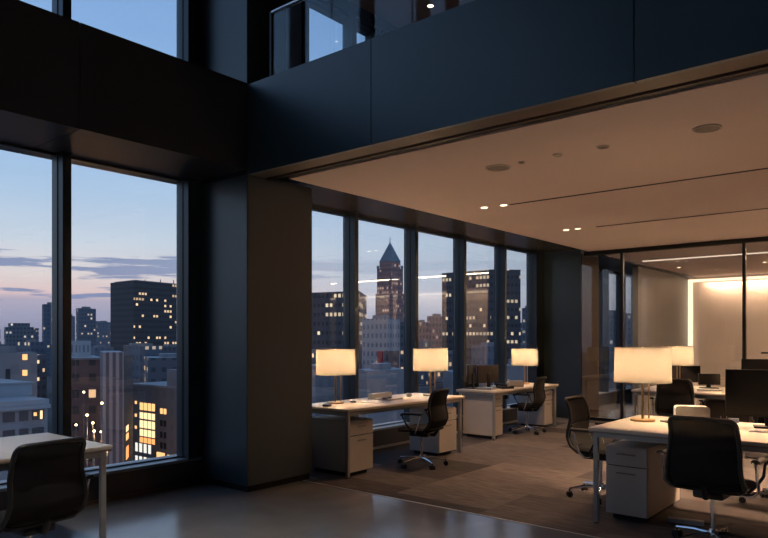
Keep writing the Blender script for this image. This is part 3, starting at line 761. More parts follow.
monitor((-3.03, 10.74, 0.74), 0.30, 0.42, 0.25, 0.055, 'black monitor in the rear beside the farthest lamp', 'black_plastic')
monitor((-2.62, 10.45, 0.74), 0.6, 0.30, 0.16, 0.05, 'low black screen right of the rear monitor', 'black_plastic')
monitor((-1.95, 10.55, 0.74), 0.5, 0.56, 0.34, 0.09, 'black monitor in the rear above the large front monitor', 'black_plastic')

# ------------------------------------------------------------------ desk things
def thing(mb, name, m, label, cat, loc, rz=0, group=None, smooth=True):
    o = mb.build(name, M[m], None, smooth); o.location = loc; o.rotation_euler = (0, 0, rz); tag(o, label, cat, group); return o
def booklet(loc, rz, w, d, h, label, name='notebook', cat='notebook', cover='paper', group=None):
    t = empty(name, loc, rz); tag(t, label, cat, group)
    MB().box(-w / 2, w / 2, -d / 2, d / 2, h - 0.002, h, 0.0008).build('cover', M[cover], t)
    MB().box(-w / 2 + 0.003, w / 2 - 0.003, -d / 2 + 0.002, d / 2 - 0.002, 0.0, h - 0.002).build('pages', M['page_grey'], t)
    return t
Z1 = 0.72
thing(MB().rbox(-0.04, 0.04, -0.065, 0.065, 0, 0.022, 0.03), 'computer_mouse', 'black_plastic', 'dark rounded device on the first window desk left of the lamp base', 'mouse', (-5.18, 5.27, Z1), 0.5)
thing(MB().rbox(-0.03, 0.03, -0.06, 0.06, 0, 0.010, 0.012), 'smartphone', 'black_plastic', 'thin dark phone right of the lamp base on the first window desk', 'phone', (-5.28, 5.80, Z1), 0.9)
booklet((-5.12, 5.98, Z1), 0.15, 0.30, 0.30, 0.006, 'flat white paper pad in the middle of the first window desk', 'paper_pad', 'paper pad')
booklet((-5.16, 6.30, Z1), 0.08, 0.22, 0.30, 0.020, 'grey paged white notebook under the dark pen case', cover='paper')
booklet((-5.325, 6.34, Z1), 0.08, 0.075, 0.42, 0.07, 'thick white ring binder lying on the first window desk', 'ring_binder', 'binder')
thing(MB().rbox(-0.025, 0.025, -0.09, 0.09, 0, 0.016, 0.012), 'pen_case', 'black_plastic', 'dark pen case lying on the notebook at the first window desk', 'pen case', (-5.12, 6.22, Z1 + 0.020), 0.25)
t = empty('mug', (-5.22, 6.78, Z1)); tag(t, 'small white cup left of the second lamp base', 'cup')
MB().lathe([(0.026, 0), (0.032, 0.004), (0.033, 0.045), (0.030, 0.045), (0.028, 0.006), (0.001, 0.006)], n=20, cap1=False).build('cup_body', M['paper'], t, True)
MB().tube([(0.032, 0, 0.036), (0.048, 0, 0.034), (0.050, 0, 0.018), (0.032, 0, 0.012)], 0.004, 8).build('handle', M['paper'], t, True)
Z2 = 0.70
booklet((-5.22, 8.66, Z2), 0.1, 0.24, 0.20, 0.03, 'pale blue stack of paper at the left of the second window desk', 'paper_stack', 'paper stack', cover='card_blue')
t = empty('telephone', (-5.12, 9.02, Z2), 1.3); tag(t, 'black desk telephone on the second window desk before the monitor', 'telephone')
MB().prism([(-0.10, -0.09), (0.10, -0.09), (0.10, 0.09), (-0.10, 0.09)], 0, 0.035).build('body', M['black_plastic'], t)
MB().tube([(-0.075, -0.10, 0.05), (-0.075, -0.06, 0.06), (-0.075, 0.06, 0.06), (-0.075, 0.10, 0.05)], [0.024, 0.016, 0.016, 0.024], 10).build('handset', M['black_plastic'], t, True)
MB().box(-0.02, 0.07, -0.07, 0.07, 0.035, 0.039).build('keypad', M['page_grey'], t)
t = empty('pump_bottle', (-5.22, 9.30, Z2)); tag(t, 'small white bottle beside the white box on the second window desk', 'bottle')
MB().lathe([(0.026, 0), (0.028, 0.004), (0.028, 0.07), (0.012, 0.088), (0.012, 0.10)], n=18).build('bottle_body', M['box_white'], t, True)
MB().lathe([(0.014, 0.10), (0.014, 0.118), (0.004, 0.12)], n=14).build('cap', M['paper'], t, True)
def white_box(loc, rz, w, d, h, label, r):
    """loaf shaped white box: rounded along its top edges"""
    t = empty('storage_box', loc, rz); tag(t, label, 'box')
    pr = []
    for k in range(7): a = math.radians(15 * k); pr.append((w / 2 - r + r * math.cos(a), h - r + r * math.sin(a)))
    for k in range(7): a = math.radians(90 + 15 * k); pr.append((-w / 2 + r + r * math.cos(a), h - r + r * math.sin(a)))
    pr += [(-w / 2, 0.02), (w / 2, 0.02)]
    b = MB(); A = [b.bm.verts.new((x, -d / 2, z)) for x, z in pr]; B = [b.bm.verts.new((x, d / 2, z)) for x, z in pr]
    b.bm.faces.new(A[::-1]); b.bm.faces.new(B)
    for i in range(len(A)): b.bm.faces.new((A[i], A[(i + 1) % len(A)], B[(i + 1) % len(A)], B[i]))
    b.build('lid', M['box_white'], t, True)
    MB().box(-w / 2 + 0.004, w / 2 - 0.004, -d / 2 + 0.004, d / 2 - 0.004, 0.0, 0.02).build('tray', M['edge_band'], t)
    return t
white_box((-5.20, 9.48, Z2), 0.6, 0.26, 0.12, 0.09, 'small white rounded box on the second window desk', 0.03)
white_box((-1.68, 6.14, 0.755), 0.42, 0.27, 0.13, 0.125, 'white rounded box on the large front desk behind the chair', 0.028)
thing(MB().rbox(-0.035, 0.035, -0.075, 0.075, 0, 0.009, 0.012), 'smartphone', 'black_plastic', 'thin dark phone on the large front desk right of the lamp base', 'phone', (-1.79, 5.88, 0.755), 0.9)
thing(MB().box(-0.04, 0.04, -0.015, 0.015, 0, 0.035, 0.002), 'card_box', 'card_blue', 'small pale blue box at the back of the large front desk', 'box', (-1.37, 6.22, 0.755), 0.2)
t = empty('keyboard', (-0.95, 5.74, 0.755), 0.1); tag(t, 'flat white keyboard in front of the large black monitor', 'keyboard')
MB().box(-0.20, 0.20, -0.06, 0.06, 0, 0.010, 0.003).build('body', M['paper'], t)
kb = MB()
for i in range(14):
    for j in range(4): kb.box(-0.19 + i * 0.0272, -0.19 + i * 0.0272 + 0.023, -0.052 + j * 0.027, -0.052 + j * 0.027 + 0.022, 0.010, 0.014)
kb.build('keys', M['box_white'], t)
booklet((-2.50, 10.0, 0.74), 0.1, 0.30, 0.22, 0.02, 'white papers lying on the rear desk', 'paper_stack', 'paper stack')
thing(MB().rbox(-0.05, 0.05, -0.035, 0.035, 0, 0.03, 0.03), 'computer_mouse', 'black_plastic', 'dark mouse on the rear desk right of the low screen', 'mouse', (-2.16, 9.95, 0.74), 0.2)
# cable tray and power strip under the front desk
t = empty('power_strip', (-1.58, 5.62, 0.0), 0.2); tag(t, 'pale power strip with cable under the large front desk', 'power strip')
MB().box(-0.13, 0.13, -0.03, 0.03, 0, 0.035, 0.005).build('body', M['paper'], t)
MB().tube([(0.13, 0, 0.018), (0.25, 0.05, 0.006), (0.33, 0.15, 0.006), (0.30, 0.30, 0.006)], 0.004, 8).build('cable', M['black_plastic'], t, True)
CITY = {
'dark_tower' : ([(-446.1, 240.5), (-415.3, 240.1), (-424.8, 286.8), (-455.7, 287.2)], -32, 39.6) ,
'slim_tower' : ([(-701.7, 340.2), (-689.4, 337.4), (-695.2, 358.6), (-707.5, 361.4)], -32, 32.4) ,
'edge_tower' : ([(-626.4, 272.8), (-614.8, 269.4), (-615.9, 284.1), (-627.6, 287.4)], -32, 31.5) ,
'low_tower' : ([(-659.8, 310.1), (-647.6, 307.2), (-648.1, 313.3), (-660.3, 316.1)], -32, 22.6) ,
'round_tower' : ([(-876.6, 455.0), (-864.9, 451.6), (-864.2, 465.2), (-875.9, 468.5)], -32, 22.7) ,
'grid_block' : ([(-556.4, 213.9), (-533.9, 206.6), (-524.2, 222.5), (-546.7, 229.7)], -32, 9.6) ,
'grid_crown' : ([(-554.0, 215.9), (-535.8, 210.2), (-528.6, 221.4), (-546.8, 227.1)], -32, 12.6) ,
'lit_pair_block' : ([(-132.2, 43.7), (-122.9, 40.9), (-118.7, 50.9), (-128.0, 53.6)], -32, -1.1) ,
'brown' : ([(-171.1, 78.9), (-149.9, 70.5), (-146.5, 77.2), (-167.7, 85.6)], -32, -3.4) ,
'roof_pale' : ([(-161.2, 76.7), (-155.6, 76.2), (-160.3, 81.4), (-165.9, 82.0)], -5, 0.8) ,
'fin' : ([(-144.2, 75.3), (-129.3, 68.1), (-127.9, 71.8), (-142.8, 79.0)], -32, -1.4) ,
'fin_side' : ([(-127.9, 71.8), (-127.7, 71.8), (-138.5, 79.9), (-138.8, 80.0)], -32, -2.2) ,
'rooftop' : ([(-195.9, 116.8), (-181.3, 109.4), (-172.9, 121.6), (-187.5, 129.0)], -32, -4.4) ,
'rooftop_stack' : ([(-182.1, 116.6), (-181.1, 116.1), (-182.0, 117.9), (-183.0, 118.4)], -5, -2.2) ,
'hotel' : ([(-238.9, 215.0), (-200.1, 223.8), (-220.6, 252.2), (-259.4, 243.5)], -32, 22.3) ,
'pyr_low' : ([(-395.5, 464.4), (-376.6, 464.6), (-375.6, 483.6), (-394.6, 483.4)], -32, 41.2) ,
'pyr_mid' : ([(-394.5, 465.3), (-377.8, 466.2), (-376.5, 480.3), (-393.2, 479.4)], -32, 63.4) ,
'pyr_top' : ([(-391.5, 465.2), (-377.8, 466.2), (-377.0, 477.2), (-390.6, 476.3)], -32, 69.6) ,
'white' : ([(-173.9, 196.2), (-158.8, 193.1), (-162.6, 205.5), (-177.7, 208.6)], -32, 8.8) ,
'slab_dark' : ([(-177.5, 223.0), (-174.1, 219.4), (-172.1, 224.9), (-175.5, 228.6)], -32, 8.1) ,
'red_block' : ([(-121.4, 146.2), (-114.6, 138.8), (-114.4, 144.2), (-121.2, 151.5)], -32, -2.0) ,
'big' : ([(-212.6, 305.7), (-181.1, 304.6), (-170.3, 316.1), (-201.9, 317.2)], -32, 36.9) ,
'pinkA' : ([(-254.0, 335.0), (-246.1, 328.6), (-243.9, 336.9), (-251.8, 343.3)], -32, 11.1) ,
'pinkB' : ([(-268.4, 368.5), (-264.0, 365.7), (-258.6, 376.7), (-263.1, 379.4)], -32, 16.1) ,
'slimR' : ([(-241.1, 449.7), (-238.1, 445.7), (-234.8, 454.9), (-237.8, 458.9)], -32, 23.4) ,
'roomb' : ([(-133.6, 317.9), (-128.9, 308.9), (-116.1, 326.0), (-120.9, 335.0)], -32, 13.3) ,
}
FAR = [([(-778.4,266.4),(-763.1,263.4),(-768.7,271.8),(-784.0,274.7)],9.5),
([(-734.8,263.4),(-719.4,260.6),(-719.7,273.3),(-735.1,276.1)],10.0),
([(-1136.5,444.1),(-1121.2,441.2),(-1125.6,450.6),(-1140.9,453.5)],12.5),
([(-1289.7,528.5),(-1273.3,526.5),(-1265.9,545.7),(-1282.2,547.7)],19.3),
([(-1307.8,570.5),(-1290.2,569.5),(-1291.6,581.4),(-1309.1,582.4)],11.1),
([(-1218.7,559.1),(-1201.6,557.8),(-1195.0,576.2),(-1212.2,577.5)],12.2),
([(-1158.1,564.7),(-1142.9,561.7),(-1143.3,574.3),(-1158.5,577.4)],10.1),
([(-1270.0,648.5),(-1254.8,645.5),(-1252.6,660.3),(-1267.8,663.3)],33.9),
([(-984.6,524.3),(-969.1,521.6),(-969.4,534.3),(-985.0,537.0)],12.6),
([(-1140.8,636.3),(-1127.5,631.7),(-1121.2,649.9),(-1134.4,654.5)],25.5),
([(-1171.1,693.0),(-1155.6,690.2),(-1146.1,711.1),(-1161.6,713.9)],5.7),
([(-1086.8,680.5),(-1073.1,676.2),(-1066.3,694.8),(-1080.0,699.1)],35.0),
([(-776.8,513.8),(-764.4,508.5),(-766.6,519.7),(-779.0,524.9)],5.9),
([(-1122.3,771.0),(-1109.0,766.4),(-1098.2,788.4),(-1111.5,793.0)],17.0),
([(-867.7,627.3),(-854.8,622.5),(-849.2,640.1),(-862.2,645.0)],19.3),
([(-803.7,621.9),(-792.5,615.6),(-792.9,628.3),(-804.1,634.6)],10.3),
([(-621.0,499.4),(-608.9,493.9),(-608.9,506.9),(-621.1,512.4)],12.4),
([(-620.9,520.2),(-609.8,513.7),(-610.7,526.0),(-621.7,532.5)],15.9),
([(-540.0,476.4),(-528.3,470.5),(-530.3,481.8),(-542.0,487.7)],12.0),
([(-574.8,530.6),(-564.6,523.5),(-566.4,535.0),(-576.6,542.2)],4.5),
([(-614.6,589.6),(-602.8,583.8),(-597.8,600.9),(-609.6,606.8)],10.7),
([(-854.4,870.9),(-839.9,867.3),(-836.5,883.2),(-851.0,886.7)],9.6),
([(-744.6,792.9),(-731.5,788.2),(-722.8,808.4),(-735.9,813.1)],18.0),
([(-777.0,881.6),(-767.1,874.2),(-761.1,892.2),(-771.0,899.6)],15.0),
([(-787.0,943.9),(-773.5,939.5),(-765.1,959.5),(-778.5,963.9)],31.9),
([(-716.4,919.8),(-704.5,914.2),(-698.5,932.1),(-710.5,937.7)],33.5),
([(-621.4,843.0),(-607.4,839.0),(-601.6,856.8),(-615.6,860.8)],14.4),
([(-390.5,563.3),(-381.9,554.8),(-381.3,568.3),(-389.9,576.8)],7.2),
([(-498.8,760.9),(-488.2,754.1),(-481.8,772.4),(-492.4,779.2)],4.9),
([(-613.0,998.9),(-598.9,994.9),(-591.4,1014.2),(-605.5,1018.1)],6.3),
([(-510.5,891.0),(-502.1,882.4),(-500.1,897.0),(-508.5,905.7)],13.0),
([(-611.4,1112.9),(-603.2,1104.1),(-592.9,1125.6),(-601.1,1134.4)],29.4),
([(-463.0,902.1),(-452.7,895.2),(-447.5,912.4),(-457.9,919.4)],14.1),
([(-483.7,1017.9),(-473.0,1011.3),(-466.4,1029.7),(-477.2,1036.3)],12.3),
([(-411.2,927.8),(-400.2,921.4),(-392.2,941.0),(-403.2,947.4)],8.1),
([(-287.1,700.8),(-280.3,690.9),(-275.2,708.1),(-282.0,718.1)],16.1),
([(-436.1,1161.0),(-427.1,1152.8),(-423.5,1168.9),(-432.4,1177.1)],33.7),
([(-306.0,856.1),(-297.3,847.7),(-292.2,864.9),(-300.9,873.3)],15.6)]
MID = [([(-388.7,137.7),(-373.9,137.0),(-379.0,148.4),(-393.8,149.1)],-1.8),
([(-430.9,173.1),(-414.0,174.1),(-419.5,185.2),(-436.5,184.1)],-0.8),
([(-412.1,186.9),(-398.0,185.6),(-402.3,197.6),(-416.4,198.9)],-3.7),
([(-368.2,183.7),(-354.3,182.2),(-357.7,195.0),(-371.6,196.5)],-3.6),
([(-337.2,188.9),(-326.0,185.2),(-330.7,196.9),(-341.9,200.6)],-2.4),
([(-337.7,208.4),(-325.6,205.4),(-327.2,219.7),(-339.3,222.6)],-3.2),
([(-293.5,199.8),(-283.4,195.1),(-286.7,208.0),(-296.7,212.7)],-1.9),
([(-307.6,229.1),(-294.5,227.0),(-298.8,239.0),(-312.0,241.1)],-2.5),
([(-339.2,274.2),(-327.3,271.1),(-332.6,282.3),(-344.5,285.4)],-4.4),
([(-283.7,317.2),(-275.5,311.1),(-275.3,326.9),(-283.5,333.0)],-3.8),
([(-270.4,329.7),(-261.7,323.8),(-260.1,340.8),(-268.8,346.6)],-2.6),
([(-206.8,273.9),(-199.3,267.2),(-201.2,281.1),(-208.8,287.9)],-0.4),
([(-228.2,363.9),(-217.5,359.8),(-217.1,375.7),(-227.8,379.8)],-3.5),
([(-202.1,358.8),(-193.4,353.0),(-191.2,370.4),(-199.9,376.2)],-2.3),
([(-178.6,350.2),(-172.5,342.4),(-167.4,362.2),(-173.5,370.1)],-0.8),
([(-158.3,356.2),(-151.1,349.3),(-150.8,365.1),(-158.0,372.1)],-3.4),
([(-148.9,367.8),(-143.9,358.9),(-140.4,377.4),(-145.3,386.3)],-3.5),
([(-129.8,352.0),(-124.3,343.6),(-118.6,363.8),(-124.2,372.2)],-3.1),
([(-271.8,96.3),(-258.7,94.1),(-266.5,103.2),(-279.6,105.4)],-3.9),
([(-286.9,112.5),(-272.1,111.8),(-277.6,122.8),(-292.4,123.5)],-5.1),
([(-264.6,121.4),(-250.9,119.7),(-258.0,129.5),(-271.6,131.1)],-3.7),
([(-246.0,140.0),(-233.4,137.5),(-237.7,149.5),(-250.3,152.0)],-1.7),
([(-198.7,143.0),(-186.6,140.0),(-191.4,151.7),(-203.5,154.6)],-4.2),
([(-199.4,163.2),(-187.6,160.0),(-190.0,173.5),(-201.9,176.7)],-3.6),
([(-175.2,163.4),(-166.5,157.7),(-165.9,173.8),(-174.6,179.5)],-3.6),
([(-145.0,198.7),(-138.1,191.4),(-135.8,208.9),(-142.7,216.1)],-4.2),
([(-119.2,188.2),(-110.7,182.3),(-111.9,196.9),(-120.4,202.8)],-1.1),
([(-117.6,211.7),(-109.8,205.2),(-111.9,219.0),(-119.7,225.5)],-3.7),
([(-108.9,220.8),(-101.9,213.6),(-102.3,228.9),(-109.3,236.1)],-1.4),
([(-107.4,245.8),(-98.3,240.4),(-96.6,257.4),(-105.7,262.8)],-2.6),
([(-92.3,255.1),(-85.9,247.4),(-82.5,265.9),(-88.9,273.6)],-2.1)]
LOW = [([(-100.4,96.0),(-93.2,91.6),(-93.9,101.4),(-101.1,105.8)],-3.9),
([(-85.5,95.3),(-79.0,90.4),(-78.9,100.9),(-85.4,105.8)],-4.4),
([(-78.9,113.8),(-73.0,108.4),(-71.2,120.2),(-77.1,125.7)],-5.1),
([(-70.9,120.5),(-65.5,114.6),(-62.9,127.1),(-68.4,133.0)],-3.9),
([(-64.7,151.6),(-59.9,145.2),(-55.0,159.7),(-59.8,166.1)],-3.0),
([(-119.4,106.2),(-111.8,102.1),(-113.8,110.8),(-121.4,115.0)],-1.6)]
# ------------------------------------------------------------------ the city outside
ground = MB().box(-3500, -12, -1500, 3500, -33, -32.0).build('ground', M['street']); ground['kind'] = 'structure'; ground['label'] = 'dark street level far below the windows'
def block_mesh(name, foot, z0, z1, m, parent=None, roof='roof_dark', flat_in=0.0):
    bm = bmesh.new(); uv = bm.loops.layers.uv.new('UVMap')
    b = [bm.verts.new((x, y, z0)) for x, y in foot]; t = [bm.verts.new((x, y, z1)) for x, y in foot]
    u = 0.0
    for i in range(len(foot)):
        j = (i + 1) % len(foot)
        w = (Vector(foot[j]) - Vector(foot[i])).length
        f = bm.faces.new((b[i], b[j], t[j], t[i]))
        for l, (uu, vv) in zip(f.loops, ((u, z0), (u + w, z0), (u + w, z1), (u, z1))): l[uv].uv = (uu, vv + 200)
        u += math.ceil(w / 3 + 1) * 3
    ft = bm.faces.new(t); ft.material_index = 1
    fb = bm.faces.new(b[::-1]); fb.material_index = 1
    bmesh.ops.recalc_face_normals(bm, faces=bm.faces[:])
    me = bpy.data.meshes.new(name); bm.to_mesh(me); bm.free()
    me.materials.append(M[m]); me.materials.append(M[roof])
    o = bpy.data.objects.new(name, me); COL.objects.link(o)
    if parent: o.parent = parent
    return o
def shrink(foot, k):
    cx = sum(p[0] for p in foot) / len(foot); cy = sum(p[1] for p in foot) / len(foot)
    return [(cx + (x - cx) * k, cy + (y - cy) * k) for x, y in foot]
def building(foot, z0, z1, m, label, roof='roof_dark', group=None, cat='building', parapet=True, plant=True):
    t = empty('building', (0, 0, 0)); tag(t, label, cat, group)
    block_mesh('walls', foot, z0, z1, m, t, roof)
    if plant:
        block_mesh('roof_plant', shrink(foot, 0.45), z1, z1 + 0.025 * abs(z1 - z0) + 0.4, 'f_grey', t, roof)
    return t
T = building(CITY['dark_tower'][0], -32, CITY['dark_tower'][2], 'f_black', 'wide black office tower with rows of lit windows left of the near column', plant=False)
zt = CITY['dark_tower'][2]
block_mesh('roof_plant', shrink(CITY['dark_tower'][0], 0.9), zt, zt + 0.8, 'f_grey', T)
for k, (x, y) in enumerate(((-428, 268), (-424, 276), (-438, 262))):
    MB().tube([(x, y, zt), (x, y, zt + 3.2)], 0.3, 6).build('antenna', M['roof_dark'], T)
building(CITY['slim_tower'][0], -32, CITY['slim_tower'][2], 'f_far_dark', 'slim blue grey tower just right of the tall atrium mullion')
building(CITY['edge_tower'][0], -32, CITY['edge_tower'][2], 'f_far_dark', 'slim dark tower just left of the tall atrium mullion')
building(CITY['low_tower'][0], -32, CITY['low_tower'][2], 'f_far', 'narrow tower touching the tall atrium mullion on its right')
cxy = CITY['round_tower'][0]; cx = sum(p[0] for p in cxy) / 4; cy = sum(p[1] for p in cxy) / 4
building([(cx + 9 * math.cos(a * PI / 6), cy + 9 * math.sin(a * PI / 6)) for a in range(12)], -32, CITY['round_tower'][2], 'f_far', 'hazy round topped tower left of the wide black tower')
T = building(CITY['grid_block'][0], -32, CITY['grid_block'][2], 'f_grid', 'low broad block with a grid of pale lit windows at the far left', plant=False)
block_mesh('upper_storey', CITY['grid_crown'][0], CITY['grid_block'][2], CITY['grid_crown'][2], 'f_grid', T)

LITB = {}
def lit_quad(kind, parent, c, ux, w, h):
    """one glowing window: shared mesh, scaled; c centre, ux unit vector along the wall"""
    if kind not in LITB:
        LITB[kind] = MB().box(-0.5, 0.5, -0.06, 0.06, -0.5, 0.5).build('lit_window', M[kind])
        o = LITB[kind]
    else:
        o = LITB[kind].copy(); COL.objects.link(o)
    o.parent = parent; o.location = c; o.scale = (w, 1, h); o.rotation_euler = (0, 0, math.atan2(ux[1], ux[0]))
    return o
# grey concrete block at far left with two lit windows
f = CITY['lit_pair_block'][0]
T = building(f, -32, CITY['lit_pair_block'][2], 'f_grey', 'tall grey concrete block with two amber windows at the left edge')
C_, R_ = Vector(f[1]), Vector(f[2]); ux = (R_ - C_).normalized()
for zc in (-1.75, -4.4):
    p = C_ + ux * ((R_ - C_).length * 0.83); lit_quad('win_amber', T, (p.x, p.y, zc), ux, 0.75, 0.95)
for zc in (-4.6,):
    p = C_ + ux * ((R_ - C_).length * 0.60); MB().box(-0.35, 0.35, -0.06, 0.06, -0.9, 0.9).build('dark_window', M['window_dark'], T, loc=(p.x, p.y, zc)).rotation_euler = (0, 0, math.atan2(ux.y, ux.x))
# near pale building, facade parallel to the window wall
T = empty('building'); tag(T, 'pale flat roofed building close by at the lower left with a ledge of dark windows', 'building')
block_mesh('walls', [(-60, 6), (-46.25, 6), (-46.25, 20.5), (-60, 20.5)], -32, -3.2, 'f_grey', T, 'roof_blue')
MB().box(-60, -46.0, 5.8, 20.6, -3.20, -2.95).build('cornice', M['concrete_pale'], T)
MB().box(-60, -46.12, 5.9, 20.55, -2.95, -2.60).build('parapet', M['concrete_pale'], T)
MB().box(-62, -50.0, 12.0, 21.1, -2.60, -1.75).build('roof_house', M['roof_blue'], T)
MB().box(-62, -49.9, 11.9, 21.2, -1.75, -1.65).build('roof_edge', M['concrete_pale'], T)
wy = [(15.9, 16.5), (16.75, 17.45), (17.70, 18.42), (18.70, 19.25), (19.50, 20.25)]
proto = MB().box(-0.06, 0.06, -0.5, 0.5, -0.5, 0.5).build('dark_window', M['window_dark'], T)
firstw = True
for zc, hh in ((-3.62, 0.62), (-4.75, 0.62), (-5.9, 0.62)):
    for (a, b) in wy + [(14.6, 15.5), (13.4, 14.2)]:
        o = proto if firstw else proto.copy()
        if not firstw: COL.objects.link(o)
        firstw = False
        o.parent = T; o.location = (-46.24, (a + b) / 2, zc); o.scale = (1, b - a, hh)
lit_quad('win_yellow', T, (-46.15, 20.05, -3.62), (0, 1), 0.12, 0.55)
lit_quad('win_amber', T, (-46.15, 19.66, -3.55), (0, 1), 0.16, 0.22)
# brown block, with pale roof house
T = building(CITY['brown'][0], -32, CITY['brown'][2], 'f_brick', 'brown brick block right of the tall atrium mullion with a blue roof edge', 'roof_blue', plant=False)
f = shrink(CITY['brown'][0], 1.04); block_mesh('cornice', f, CITY['brown'][2], CITY['brown'][2] + 0.45, 'f_grey', T, 'roof_blue')
block_mesh('roof_house', CITY['roof_pale'][0], -3.4, CITY['roof_pale'][2], 'f_pale', T, 'roof_blue')
T = building(CITY['fin'][0], -32, CITY['fin'][2], 'f_fin', 'tall striped block with upright fins below the lamp reflection', 'roof_blue', plant=False)
fs = CITY['fin'][0]; a_, b_ = Vector(fs[0]), Vector(fs[1]); ux = (b_ - a_).normalized()
for q, z0_, w_, h_, k in ((5.5, -21.0, 2.2, 1.0, 'win_orange'), (9.0, -21.3, 2.6, 1.4, 'win_amber'), (12.5, -20.6, 1.0, 0.9, 'win_white'), (8.0, -23.2, 4.5, 0.9, 'win_yellow')):
    p = a_ + ux * q; lit_quad(k, T, (p.x, p.y, z0_), ux, w_, h_)
T = building(CITY['fin_side'][0], -32, CITY['fin_side'][2], 'f_black', 'dark narrow block with glowing shop windows beside the finned block', plant=False)
fs = CITY['fin_side'][0]; a_, b_ = Vector(fs[1]), Vector(fs[2]); ux = (b_ - a_).normalized()
for z0_, h_, k in ((-19.0, 1.3, 'win_amber'), (-17.3, 1.2, 'win_yellow'), (-22.3, 2.6, 'win_orange'), (-25.5, 1.5, 'win_amber')):
    p = a_ + ux * 4.2; lit_quad(k, T, (p.x, p.y, z0_), ux, 3.6, h_)
building(CITY['rooftop'][0], -32, CITY['rooftop'][2], 'f_mid', 'low block with pale blue roof clutter before the wide black tower', 'roof_blue')
# grey building with the lit stair hall
T = empty('building'); tag(T, 'grey building with a tall grid of glowing yellow windows beside the near column', 'building')
block_mesh('walls', [(-147.7, 85), (-126, 85), (-126, 100), (-147.7, 100)], -32, -9.65, 'f_grey', T, 'roof_blue')
MB().box(-148.0, -126, 84.8, 100, -9.65, -9.2).build('parapet', M['concrete_pale'], T)
MB().box(-133.2, -120, 85, 100, -9.2, -5.5).build('roof_house', M['concrete_grey'], T)
xs = [(-144.26, -142.85), (-142.5, -141.15), (-140.8, -139.55), (-139.2, -138.0)]
zs = [(-15.2, -13.5), (-17.2, -15.75), (-19.3, -17.6), (-21.2, -19.66)]
for (a, b) in xs:
    for i, (c, d) in enumerate(zs):
        lit_quad(('win_amber', 'win_yellow', 'win_yellow', 'win_yellow')[i], T, ((a + b) / 2, 84.98, (c + d) / 2), (1, 0), b - a, d - c)
    lit_quad('win_orange', T, ((a + b) / 2, 84.98, -22.1), (1, 0), b - a, 1.2)
for (a, b) in ((-146.3, -145.1), (-144.6, -143.2), (-142.7, -141.3), (-140.8, -139.5)):
    for (c, d) in ((-25.0, -23.0), (-28.4, -26.0)):
        lit_quad('win_white', T, ((a + b) / 2, 84.98, (c + d) / 2), (1, 0), (b - a) * 0.8, d - c)
for z in (-13.6, -16.6, -19.4): lit_quad('win_amber', T, (-146.0, 84.98, z), (1, 0), 0.8, 0.7)
for i, z in enumerate((-14.9, -17.6, -20.2, -22.6)):
    for j, x in enumerate((-135.3, -133.9)):
        k = 'win_amber' if i == 0 else None
        if k: lit_quad(k, T, (x, 84.98, z), (1, 0), 1.0, 1.2)
        else: MB().box(-0.5, 0.5, -0.06, 0.06, -0.7, 0.7).build('dark_window', M['window_dark'], T, loc=(x, 84.98, z))
lit_quad('win_amber', T, (-135.6, 84.98, -25.0), (1, 0), 3.2, 1.6)
lit_quad('win_yellow', T, (-132.4, 84.98, -25.2), (1, 0), 1.0, 1.6)
# office side
T = building(CITY['hotel'][0], -32, CITY['hotel'][2], 'f_hotel', 'broad dark block with thin rows of lights behind the first window lamp', plant=False)
hz = CITY['hotel'][2]
MB().box(-240.5, -235, 216.5, 217.5, hz, hz + 5.0).build('roof_sign', M['card_blue'], T)
# pointed tower
T = empty('building'); tag(T, 'tall rosy tower with a steep green pyramid roof and spire', 'building')
block_mesh('lower_shaft', CITY['pyr_low'][0], -32, CITY['pyr_low'][2], 'f_rose', T)
block_mesh('middle_shaft', CITY['pyr_mid'][0], CITY['pyr_low'][2] - 1, CITY['pyr_mid'][2], 'f_rose', T)
block_mesh('upper_shaft', CITY['pyr_top'][0], CITY['pyr_mid'][2] - 1, CITY['pyr_top'][2], 'f_rose', T)
tf = CITY['pyr_top'][0]; pz = CITY['pyr_top'][2]
cx = sum(p[0] for p in tf) / 4; cy = sum(p[1] for p in tf) / 4
b = MB(); vs = [b.bm.verts.new((x, y, pz)) for x, y in shrink(tf, 1.04)]; ap = [b.bm.verts.new((cx + (x - cx) * .06, cy + (y - cy) * .06, pz + 17)) for x, y in tf]
for i in range(4): b.bm.faces.new((vs[i], vs[(i + 1) % 4], ap[(i + 1) % 4], ap[i]))
b.bm.faces.new(ap); b.bm.faces.new(vs[::-1]); b.build('pyramid_roof', M['copper_green'], T)
MB().tube([(cx, cy, pz + 16.5), (cx, cy, pz + 22.5)], [0.5, 0.15], 8).build('spire', M['copper_green'], T)
for x, y in shrink(CITY['pyr_mid'][0], 0.93):
    MB().box(x - 0.8, x + 0.8, y - 0.8, y + 0.8, CITY['pyr_mid'][2], CITY['pyr_mid'][2] + 3).build('corner_turret', M['concrete_grey'], T)
building(CITY['white'][0], -32, CITY['white'][2], 'f_pale', 'pale block with small windows left below the pointed tower', 'roof_blue')
building(CITY['slab_dark'][0], -32, CITY['slab_dark'][2], 'f_mid', 'dark slab just right below the pointed tower')
T = building(CITY['red_block'][0], -32, CITY['red_block'][2], 'f_brick', 'low dark block with an upright red sign below the pointed tower', plant=False)
MB().box(-122.3, -120.6, 144.4, 145.0, -6.5, -2.2).build('wall_sign', M['red_sign'], T)
T = building(CITY['big'][0], -32, CITY['big'][2], 'f_hotel', 'massive dark tower behind the monitor and the third window lamp', plant=False)
building(CITY['pinkA'][0], -32, CITY['pinkA'][2], 'f_rose', 'rosy block left of the massive dark tower')
building(CITY['pinkB'][0], -32, CITY['pinkB'][2], 'f_rose', 'narrow rosy tower touching the massive dark tower on its left')
